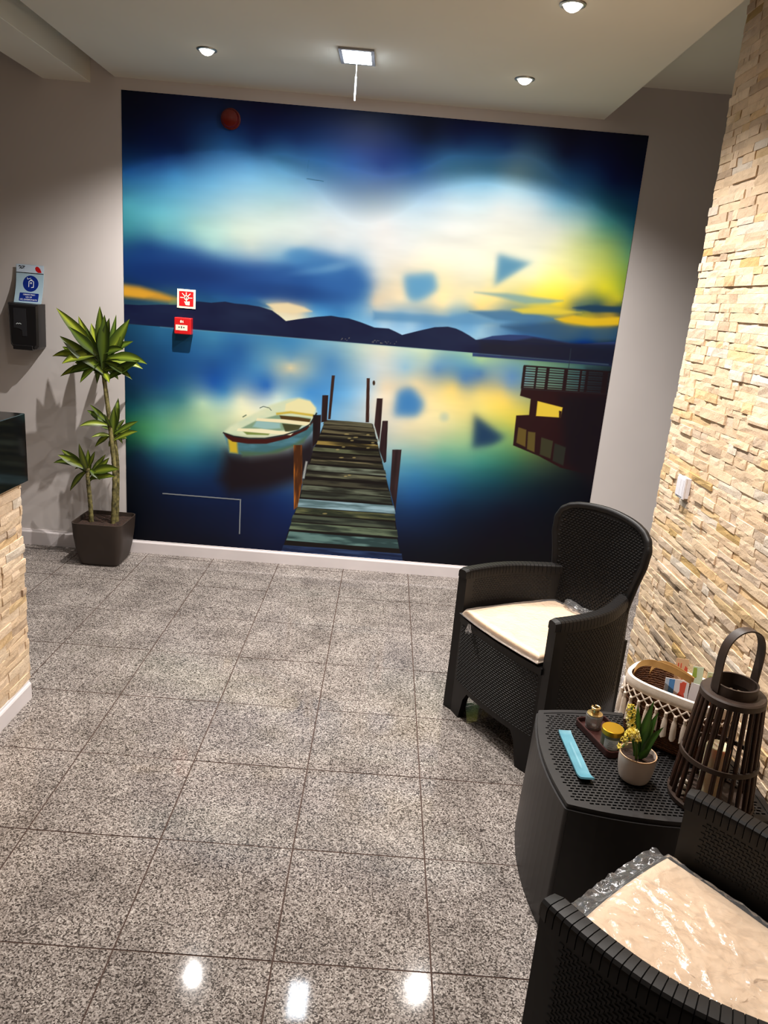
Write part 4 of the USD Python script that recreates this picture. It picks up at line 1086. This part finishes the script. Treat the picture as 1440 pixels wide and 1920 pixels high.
bm = trimesh.Trimesh(band.reshape(-1, 3), grid_faces(*band.shape[:2])[:, ::-1], process=False)
obj('rim_band', bm, 'cotton_cord', bk, smooth=60)
NT = 32
# even spacing round the oval
den = np.linspace(0, 2 * PI, 2000); ex, ey = oval(den, AX + .007, AY + .007)
al = np.concatenate([[0], np.cumsum(np.hypot(np.diff(ex), np.diff(ey)))])
def on_oval(f, off=0.0):
    a = np.interp(np.mod(f, 1.0) * al[-1], al, den)
    x, y = oval(a, AX + .007 + off, AY + .007 + off)
    return np.array([x, y])
net = []
for k in range(NT):
    for d in (-.5, .5):
        p0 = on_oval(k / NT); p1 = on_oval((k + d) / NT); p2 = on_oval((k + 2 * d) / NT)
        net.append(tube([(*p0, .160), (*(p0 * .5 + p1 * .5), .152), (*p1, .145), (*(p1 * .5 + p2 * .5), .138), (*p2, .131)], .0026, 5))
obj('knotted_net', cat(net), 'cotton_cord', bk, kind='stuff')
rt = np.random.default_rng(12)
kn = trimesh.creation.icosphere(1, .0052)
for k in range(NT):
    p = on_oval(k / NT, .002); L = rt.uniform(.060, .072)
    sw = rt.uniform(-.002, .002, 2)
    tas = lathe([(.0001, 0), (.0050, -.001), (.0056, -.006), (.0044, -.010), (.0074, -.020), (.0088, -.042), (.0096, -L), (.0001, -L + .004)], 8)
    tas.vertices[:, :2] += sw * (-tas.vertices[:, 2:3] / L)
    v = tas.vertices; m_ = v[:, 2] < -L + .002
    v[m_, 2] += rt.uniform(-.006, .006, m_.sum()); v[m_, :2] *= rt.uniform(.8, 1.25, (m_.sum(), 1))
    tas.vertices = v
    kk = kn.copy(); kk.apply_translation([0, 0, .001])
    obj('tassel', xf(cat(tas, kk), None, (*p, .131)), 'cotton_cord', bk, smooth=60)
def to_local(P, loc, rz):
    P = np.asarray(P, float) - np.array(loc)
    c, s_ = math.cos(rz), math.sin(rz)
    return np.stack([P[..., 0] * c + P[..., 1] * s_, -P[..., 0] * s_ + P[..., 1] * c, P[..., 2]], -1)
def smooth_path(K, n=40):
    K = np.asarray(K, float)
    return CubicSpline(np.arange(len(K)), K)(np.linspace(0, len(K) - 1, n))
BL = (BX, BY, TZ + .001)
K = np.array([(.968, .590, .565), (.972, .588, .605), (.992, .572, .632), (1.030, .548, .637), (1.075, .528, .627), (1.108, .520, .612), (1.124, .535, .603), (1.112, .560, .606), (1.075, .588, .618), (1.045, .610, .612), (1.030, .622, .580)])
obj('strap', strap(smooth_path(to_local(K + np.array([BDX, BDY, 0]), BL, bang), 60), (0, 0.25, .97), .020, .003), 'leather_tan', bk, smooth=40)
K = np.array([(1.190, .440, .565), (1.194, .438, .600), (1.182, .452, .626), (1.170, .474, .634), (1.166, .500, .630), (1.172, .520, .612), (1.180, .530, .575)])
obj('strap', strap(smooth_path(to_local(K + np.array([BDX, BDY, 0]), BL, bang), 50), (.6, .55, .55), .020, .003), 'leather_tan', bk, smooth=40)
LEAN = -.20
def leaflet(name, label, catg, x, y, z, w, h, yaw, marks, base='brochure_white', lean=LEAN, group='leaflets standing in the basket'):
    """upright card: its drawing in (0..w, 0..h), facing the viewer's side"""
    t = thing(name, label, catg, (x + BDX, y + BDY, z), yaw, group)
    R = rotm([1, 0, 0], lean) @ TO_WALL
    obj('card', xf(extrude(sbox(-w / 2, 0, w / 2, h), .0016), R), base, t)
    for nm, poly, m_ in marks:
        obj(nm, xf(extrude(poly, .0004, .0016), R), m_, t)
    return t
W_, H_ = .068, .140
leaflet('leaflet', 'leaflet with blue stripe and orange-red figure in the basket', 'leaflet', 1.075, .512, TZ + .016, W_, .185, -.25,
        [('pale_strip', sbox(-.033, .01, -.024, .183), 'brochure_pale'), ('blue_strip', sbox(-.023, .01, -.007, .183), 'brochure_blue'),
         ('figure', unary_union([LineString([(.018, .175), (.016, .150), (.006, .128)]).buffer(.006), LineString([(.016, .150), (.022, .128)]).buffer(.005), Polygon([(.008, .176), (.026, .180), (.024, .148), (.010, .146)])]), 'brochure_red')])
leaflet('leaflet', 'plain white leaflet standing just right of the striped one', 'leaflet', 1.114, .494, TZ + .016, .030, .190, -.55, [], lean=-.12)
leaflet('leaflet', 'tall beige and red leaflet rising behind the striped one', 'leaflet', 1.100, .550, TZ + .016, .036, .232, -.2, [('red_corner', Polygon([(.002, .17), (.017, .17), (.017, .205), (.010, .212)]), 'brochure_red'), ('pale_edge', sbox(.008, .14, .018, .168), 'brochure_white'), ('red_print', unary_union([sbox(-.012, .192, -.009, .218), sbox(-.004, .192, -.001, .218)]), 'brochure_red')], 'brochure_beige')
leaflet('leaflet', 'pale green and white packet behind the white leaflet', 'leaflet', 1.140, .525, TZ + .016, .030, .222, -.2, [('green_band', Polygon([(-.014, .185), (-.002, .19), (-.004, .218), (-.014, .218)]), 'brochure_green')], 'brochure_mint')
leaflet('leaflet', 'green-topped white packet beside the lantern rim', 'leaflet', 1.170, .498, TZ + .016, .036, .226, -.2, [('green_band', sbox(.002, .196, .018, .224), 'brochure_green'), ('ring_mark', Point(-.008, .208).buffer(.007).difference(Point(-.008, .208).buffer(.004)), 'brochure_green')], 'brochure_mint', lean=-.10)
leaflet('booklet', 'brown booklet standing at the right end of the basket', 'booklet', 1.150, .478, TZ + .016, .034, .180, -.6, [], 'brochure_brown')

# ------------------------------------------------------------------ bamboo lantern
LX, LY = 1.122, .236
ln = thing('bamboo_lantern', 'tapered dark bamboo lantern with bentwood handle on the side table', 'lantern', (LX, LY, TZ + .001))
obj('base_ring', lathe([(.098, 0), (.108, 0), (.109, .012), (.1055, .016), (.098, .014)], 56, True), 'lantern_wood', ln, smooth=40)
obj('floor_board', lathe([(.0001, .003), (.100, .003), (.100, .010), (.0001, .010)], 48), 'lantern_wood', ln)
obj('middle_ring', lathe([(.0935, .128), (.0985, .128), (.0975, .1405), (.0925, .1405)], 56, True), 'lantern_wood', ln, smooth=40)
obj('top_disc', lathe([(.053, .305), (.078, .302), (.0805, .304), (.0800, .318), (.076, .322), (.053, .322)], 56, True), 'lantern_wood', ln, smooth=40)
obj('collar', lathe([(.050, .318), (.0565, .318), (.0560, .349), (.0505, .349)], 56, True), 'lantern_wood', ln, smooth=40)
NS = 24
rl = np.random.default_rng(4)
for k in range(NS):
    a = 2 * PI * k / NS + rl.uniform(-.03, .03)
    zz_ = np.linspace(.006, .306, 9)
    r_ = np.interp(zz_, [.006, .306], [.100, .0735])
    rad = .0054 + .0007 * np.array([0, 0, 1, 0, 0, 0, 1, 0, 0]) * rl.uniform(.3, 1) + rl.uniform(-.0008, .0012)
    obj('bamboo_slat', tube(np.stack([r_ * math.cos(a), r_ * math.sin(a), zz_], 1), rad, 7), 'bamboo_dark', ln, smooth=60)
hp = np.array([(-.0555, -.012, .325), (-.057, -.012, .400), (-.048, -.008, .455), (-.020, -.002, .487), (.012, .003, .492), (.038, .008, .476), (.052, .012, .440), (.0545, .014, .390), (.0545, .016, .330)])
obj('handle', strap(smooth_path(hp, 50), (-.25, .97, 0), .026, .004), 'lantern_wood', ln, smooth=40)
cd = thing('pillar_candle', 'cream pillar candle standing inside the bamboo lantern', 'candle', (LX - .006, LY, TZ + .011))
obj('wax', lathe([(.0001, 0), (.030, 0), (.0305, .004), (.0305, .148), (.0285, .152), (.022, .151), (.0001, .148)], 40), 'candle_wax', cd, smooth=40)
obj('wick', tube([(0, 0, .147), (.0005, 0, .154), (.002, 0, .160)], .0009, 6), 'print_black', cd)
for k, (x, y, s_) in enumerate(((-.070, .020, .012), (-.062, -.030, .014), (-.045, -.055, .013), (-.080, -.006, .010), (-.030, -.070, .012), (-.055, .045, .012))):
    pb_ = trimesh.creation.icosphere(2, 1.0)
    v = pb_.vertices * (1 + .25 * (meshkit.noise(pb_.vertices * 1.7 + k * 9, 3)[:, None] - .5))
    pb_.vertices = v * np.array([s_, s_ * .8, s_ * .6])
    obj('pebble', xf(pb_, rotm([0, 0, 1], k * 1.1), (LX + x, LY + y, TZ + .011 + s_ * .58)), 'pebble', smooth=True, label='small pale pebble lying inside the base of the lantern', cat='pebble', group='pebbles in the lantern')

# ------------------------------------------------------------------ on the walls
sw = thing('light_switch', 'white light switch plate on the stone wall', 'light switch', (STONE_X - .002, 1.300, 1.019))
Rr = np.array([[0, 0, -1.0], [-1, 0, 0], [0, 1, 0]])                      # xy drawing -> facing -x
obj('back_box', xf(extrude(sbox(-.034, -.038, .034, .038), .016, -.006), Rr), 'white_plastic', sw)
obj('plate', xf(rbox(-.038, .038, -.0425, .0425, .010, .019, .003), Rr), 'white_plastic', sw, smooth=40)
obj('rocker', xf(rbox(-.030, .004, -.034, .034, .017, .0225, .002), rotm([0, 0, 1], .03) @ Rr), 'white_plastic', sw, smooth=40)
obj('rocker', xf(rbox(.006, .030, -.034, .034, .017, .0215, .002), Rr), 'white_plastic', sw, smooth=40)

Yw = MURAL_Y - .0002
sd = thing('fire_sounder', 'round dark red fire alarm sounder at the top of the mural', 'alarm sounder', (-.757, Yw, 2.463))
Rw = rotm([1, 0, 0], PI / 2)
obj('base', xf(lathe([(.0001, 0), (.050, 0), (.052, .003), (.052, .016), (.049, .018), (.0001, .018)], 48), Rw), 'dark_red_plastic', sd, smooth=40)
obj('dome', xf(lathe([(.046, .017), (.045, .030), (.040, .040), (.028, .044), (.012, .046), (.0001, .046)], 48), Rw), 'dark_red_plastic', sd, smooth=40)
fs = thing('fire_alarm_sign', 'square red sign of a finger pressing a button, in a pale frame', 'sign', (-.985, Yw, 1.530))
obj('plate', on_back_wall(extrude(sbox(-.052, -.052, .052, .052), .003), 0, 0, 0), 'sign_white', fs)
obj('red_field', on_back_wall(extrude(sbox(-.040, -.040, .040, .040), .0006, .003), 0, 0, 0), 'sign_red', fs)
rays = [LineString([(r0 * math.cos(a), .006 + r0 * math.sin(a)), (r1 * math.cos(a), .006 + r1 * math.sin(a))]).buffer(.0026, cap_style=2) for a, r0, r1 in ((PI / 2, .014, .030), (PI * .25, .014, .033), (PI * .75, .014, .033), (0, .015, .034), (PI, .015, .034))]
ringp = Point(0, .006).buffer(.0135).difference(Point(0, .006).buffer(.0085))
hand = unary_union([LineString([(.0005, .006), (.0005, -.014)]).buffer(.0034), Polygon([(-.013, -.013), (-.004, -.016), (.020, -.012), (.019, -.034), (-.003, -.034)])])
obj('pictogram', on_back_wall(extrude(unary_union(rays + [ringp, hand]), .0006, .0036), 0, 0, 0), 'sign_white', fs)
obj('button_dots', on_back_wall(extrude(unary_union([Point(-.005, .0065).buffer(.0028), Point(.006, .0065).buffer(.0028)]), .0006, .0037), 0, 0, 0), 'print_black', fs)
cp = thing('fire_call_point', 'red manual fire call point box under the square sign', 'fire call point', (-.993, Yw, 1.382))
obj('case', on_back_wall(rbox(-.0475, .0475, -.046, .046, .0, .050, .006), 0, 0, 0), 'red_plastic', cp, smooth=40)
obj('label_plate', on_back_wall(extrude(sbox(-.038, -.024, .028, .006), .0008, .0498), 0, 0, 0), 'sign_white', cp)
arw = lambda s_: Polygon([(s_ * -.004, -.0018), (s_ * .001, -.0018), (s_ * .001, -.0042), (s_ * .0055, 0), (s_ * .001, .0042), (s_ * .001, .0018), (s_ * -.004, .0018)])
from shapely import affinity
mk = unary_union([affinity.translate(arw(1), -.019, -.007), affinity.translate(arw(-1), .009, -.007), affinity.translate(Polygon([(-.0022, .006), (.0022, .006), (.003, .0), (.0015, -.0055), (-.0015, -.0055), (-.003, 0)]), -.005, -.007)])
obj('arrows', on_back_wall(extrude(mk, .0005, .0506), 0, 0, 0), 'print_black', cp)
obj('flame_mark', on_back_wall(extrude(unary_union([Polygon([(-.012, .018), (-.013, .026), (-.009, .033), (-.007, .028), (-.004, .031), (-.003, .025), (-.004, .018)]), Polygon([(.001, .018), (.001, .027), (.004, .031), (.006, .018)])]).buffer(.0006), .0005, .0498), 0, 0, 0), 'sign_white', cp)

# soap dispenser and the notice standing on it
DX, DZ0, DZ1 = -1.868, 1.186, 1.436
ds = thing('sanitizer_dispenser', 'black wall-mounted hand sanitizer dispenser at the left edge', 'dispenser', (DX, WALL_Y, 0))
Pd = np.array([(-.082, DZ0 + .020), (-.066, DZ0), (.070, DZ0), (.084, DZ0 + .016), (.088, DZ1), (-.088, DZ1)])
secs = []
for dpt, ins in ((0, .006), (.004, 0), (.060, 0), (.084, .004), (.094, .014)):
    secs.append(np.array([(x - np.sign(x) * ins, z + (ins if z < DZ0 + .05 else -ins)) for x, z in Pd]))
hp_ = np.vstack([np.column_stack([s_[:, 0], np.full(len(s_), -d), s_[:, 1]]) for s_, (d, _) in zip(secs, ((0, 0), (.004, 0), (.060, 0), (.084, 0), (.094, 0)))])
obj('case', trimesh.convex.convex_hull(hp_), 'black_plastic', ds, smooth=25)
win = Polygon([(-.052, 1.300), (-.050, 1.408), (.020, 1.408), (.020, 1.258), (-.006, 1.258), (-.006, 1.290), (-.030, 1.300)]).buffer(-.004).buffer(.004)
wd = obj('window', xf(extrude(win, .003), np.array([[1, 0, 0], [0, 0, -1.0], [0, 1, 0]]), (0, -.0925, 0)), 'smoked_window', ds)
obj('logo_mark', xf(extrude(unary_union([LineString([(-.036, 1.322), (-.030, 1.327), (-.024, 1.323), (-.018, 1.327), (-.010, 1.323)]).buffer(.0022)]), .0008), TO_WALL, (0, -.0955, 0)), 'paper_label', wd)
obj('push_bar', cbox(-.060, .050, -.100, -.070, DZ0 - .004, DZ0 + .022, .003), 'black_plastic', ds)
SN_W, SN_H = .152, .205
SNX, SNZ = -1.852, DZ1 + .001
nt = thing('sanitizer_notice', 'curved pale blue hand sanitizing notice standing on the dispenser', 'notice', (SNX, WALL_Y, SNZ))
def curl(m):
    """flat drawing (x, y up, z thickness) -> the curved sheet"""
    v = m.vertices.copy()
    t_ = v[:, 1] / SN_H
    y = -(.012 + .050 * (1 - np.clip(t_, 0, 1)) ** 2) - v[:, 2]
    m2 = m.copy(); m2.vertices = np.stack([v[:, 0], y, v[:, 1]], -1)
    return m2
def fine(poly, th_, z0):
    parts = []
    for k in range(14):
        c = poly.intersection(sbox(-1, k * SN_H / 14, 1, (k + 1) * SN_H / 14))
        if not c.is_empty:
            for g_ in getattr(c, 'geoms', [c]):
                if g_.geom_type == 'Polygon' and g_.area > 1e-8:
                    parts.append(extrude(g_, th_, z0))
    return curl(cat(parts))
obj('sheet', fine(sbox(-SN_W / 2, 0, SN_W / 2, SN_H), .002, 0), 'sign_sheet', nt)
obj('head_panel', fine(sbox(-SN_W / 2 + .002, .163, SN_W / 2 - .002, SN_H - .002), .0004, .002), 'print_pale', nt)
obj('rule_line', fine(sbox(-SN_W / 2 + .001, .159, SN_W / 2 - .001, .1625), .0005, .002), 'print_black', nt)
obj('blue_disc', fine(Point(.006, .105).buffer(.043), .0004, .002), 'print_blue', nt)
pic = unary_union([LineString([(-.014, .136), (-.012, .128), (.006, .134)]).buffer(.0016), LineString([(-.004, .088), (-.004, .116), (.008, .125), (.022, .116), (.022, .086), (.012, .084)]).buffer(.0022), Polygon([(.002, .108), (.014, .108), (.013, .112), (.003, .112)]), Polygon([(.000, .119), (.016, .119), (.013, .128), (.004, .128)]), Polygon([(.001, .104), (.013, .104), (.012, .107), (.002, .107)])])
obj('pictogram', fine(pic, .0004, .0025), 'print_white', nt)
obj('text_panel', fine(sbox(-.050, .010, .056, .054).buffer(-.004).buffer(.004), .0004, .002), 'print_blue', nt)
for txt, y, hgt, wmax in (('OBRIGATÓRIO', .0415, .0072, .066), ('USO DE', .0285, .0068, .040), ('GEL DESINFETANTE', .0150, .0072, .094)):
    tm = meshkit.text_mesh(txt, hgt, .0004, True)
    b = tm.bounds
    k = min(1, wmax / (b[1][0] - b[0][0]))
    tm.apply_translation([-(b[0][0] + b[1][0]) / 2, 0, 0]); tm.apply_scale([k, 1, 1]); tm.apply_translation([.003, y, .0025])
    obj('lettering', curl(tm), 'print_white', nt)
mk = unary_union([LineString([(-.060, .194), (-.055, .197), (-.050, .193)]).buffer(.0022), LineString([(-.046, .192), (-.042, .197)]).buffer(.0016), LineString([(-.038, .196), (-.028, .195)]).buffer(.0022), LineString([(-.034, .197), (-.034, .184)]).buffer(.0014), LineString([(-.056, .184), (-.050, .187), (-.044, .183), (-.039, .187)]).buffer(.0022)])
obj('logo_mark', fine(mk, .0004, .0024), 'print_black', nt)
obj('red_drop', fine(Polygon([(.030, .188), (.036, .197), (.046, .197), (.056, .186), (.064, .168), (.046, .167), (.034, .176)]).buffer(-.002).buffer(.003), .0005, .0024), 'sign_red', nt)

# ------------------------------------------------------------------ reception counter at the left edge
CXF = -1.140
ct = thing('reception_counter', 'reception counter end with black glossy top over cream stone', 'counter', (0, 0, 0))
obj('carcass', box(-1.80, CXF, -1.6, 1.148, 0, .872), 'stone_bed', ct)
obj('top_slab', cbox(-1.86, -1.112, -1.65, 1.165, .872, 1.121, .002), 'black_gloss', ct)
rc = np.random.default_rng(9)
def counter_world(P):
    return np.stack([CXF + P[:, 1], -1.6 + P[:, 0], P[:, 2]], 1)
put_stones(stone_field(0, 2.748, .076, .872, rc, counter_world), ct)
k_ = skirting(-1.6, 1.128, 0, .076, .016)
k_.apply_transform(trimesh.transformations.rotation_matrix(-PI / 2, [0, 0, 1]))
k_.apply_transform(np.diag([-1, -1, 1, 1.0])); k_.apply_translation([CXF + .002, 0, 0])
obj('skirting', k_, 'skirting_white', ct)

# ------------------------------------------------------------------ potted dracaena
PXc, PYc, PH = -1.408, 2.690, .258
dp = thing('potted_dracaena', 'tall variegated corn plant in a square dark brown planter by the mural', 'potted plant', (PXc, PYc, 0))
def sq(half, bul, n_=12):
    c = [(-half, -half), (half, -half), (half, half), (-half, half)]
    p = np.vstack([bowed(c[i], c[(i + 1) % 4], bul, n_) for i in range(4)])
    return np.array(Polygon(p).buffer(-.012).buffer(.012).exterior.segmentize(.02).coords)[:-1]
base_ring = sq(1.0, .0)
def sq_row(half, bul, z):
    a = np.linspace(0, 2 * PI, 80, endpoint=False) + PI / 4
    x, y = oval(a, half + bul, half + bul, 8.0)
    return np.column_stack([x, y, np.full(80, z)])
rows = [sq_row(.02, 0, .001), sq_row(.098, .006, 0), sq_row(.106, .008, .012), sq_row(.120, .011, .09), sq_row(.129, .013, .18), sq_row(.132, .014, PH - .006), sq_row(.1325, .014, PH), sq_row(.127, .013, PH), sq_row(.124, .012, PH - .03), sq_row(.02, 0, PH - .031)]
P = np.array(rows); P = np.concatenate([P, P[:, :1]], 1)
pm_ = trimesh.Trimesh(P.reshape(-1, 3), grid_faces(*P.shape[:2])[:, ::-1], process=False); pm_.fix_normals()
obj('planter', pm_, 'planter_plastic', dp, smooth=35)
uu, vv = np.meshgrid(np.linspace(-.126, .126, 30), np.linspace(-.126, .126, 30), indexing='ij')
obj('soil', sheet(np.stack([uu, vv, PH - .026 + .012 * meshkit.fbm(np.stack([uu * 40, vv * 40, 0 * uu], -1), 3, 6)], -1)), 'soil', dp)
def lp(px, py, dy=0.0):
    w = at(px, py, y=PYc + dy)
    return np.array([w[0] - PXc, dy, w[2]])
def cane(pts, r0, r1):
    c = smooth_path([lp(*q_) for q_ in pts], 60)
    r = np.linspace(r0, r1, 60) * (1 + .10 * (np.arange(60) % 4 == 0))
    obj('cane', tube(c, r, 10), 'cane_bark', dp, smooth=50)
    return c
cane([(212, 984, -.02), (215, 900, -.02), (212, 850, -.01), (203, 770, .0), (194, 700, .01), (192, 672, .01)], .0135, .0105)
cane([(219, 980, .02), (220, 905, .02), (219, 860, .02), (214, 822, .02), (210, 796, .02)], .0122, .0105)
cane([(171, 986, -.02), (169, 940, -.02), (165, 900, -.02), (166, 878, -.02)], .0132, .0100)
YG, DG, MG = srgb(182, 196, 62), srgb(42, 62, 20), srgb(84, 112, 34)
rd = np.random.default_rng(31)
def crown(org, tips, w, bright):
    for k, (tx, ty) in enumerate(tips):
        dy = ((k * 7) % 11 - 5) / 5 * .075
        f = rd.uniform(0, 1)
        o = lp(org[0] + (org[2] - org[0]) * f, org[1] + (org[3] - org[1]) * f, .0)
        e = lp(tx, ty, dy)
        d = e - o; L = np.linalg.norm(d)
        c = o + d * .5 + np.array([0, 0, .20 * L * np.clip(1 - abs(d[2]) / L, .1, 1)]) + np.array([d[0] * .08, 0, 0])
        side = np.cross(d / L, [0.15 * np.sign(d[0]) , -1.0, .55]); side /= np.linalg.norm(side)
        b = (1.0 if rd.random() < .4 else rd.uniform(.1, .45)) * bright
        mcol = np.array(YG) * b + np.array(MG) * (1 - b)
        side = side + np.array([0, 0, rd.uniform(-.5, .5)]) * (abs(d[0]) / L); m, cl = blade(o, c, e, w * np.clip(L / .22, .6, 1.1) * rd.uniform(.85, 1.3), side, (np.array(DG) * rd.uniform(.7, 1.2), mcol), .20, 16, .47)
        obj('leaf', m, 'leaf', dp, smooth=True, tint=cl)
crown((196, 706, 189, 662), [(105, 577), (147, 593), (187, 574), (171, 606), (243, 598), (112, 630), (117, 650), (98, 668), (116, 682), (113, 706), (150, 718), (276, 683), (268, 692), (240, 698), (222, 712), (228, 622), (205, 596), (214, 640), (160, 640), (232, 655), (176, 700), (136, 664), (205, 718), (188, 620)], .052, 1.0)
crown((198, 716, 189, 668), [(128, 612), (140, 680), (160, 610), (258, 668), (250, 640), (196, 590), (218, 590), (150, 660), (248, 712), (182, 720), (130, 700), (262, 676)], .046, .5)
crown((214, 826, 208, 796), [(149, 799), (163, 769), (168, 758), (222, 746), (259, 790), (258, 809), (234, 786), (178, 838), (171, 820), (245, 802), (214, 762), (196, 776), (230, 832), (190, 800), (238, 822), (204, 838)], .046, .7)
crown((168, 902, 165, 872), [(148, 831), (115, 843), (108, 853), (100, 868), (122, 846), (178, 846), (198, 852), (205, 858), (223, 880), (131, 921), (165, 842), (216, 894), (140, 880), (188, 900), (154, 850)], .046, .55)
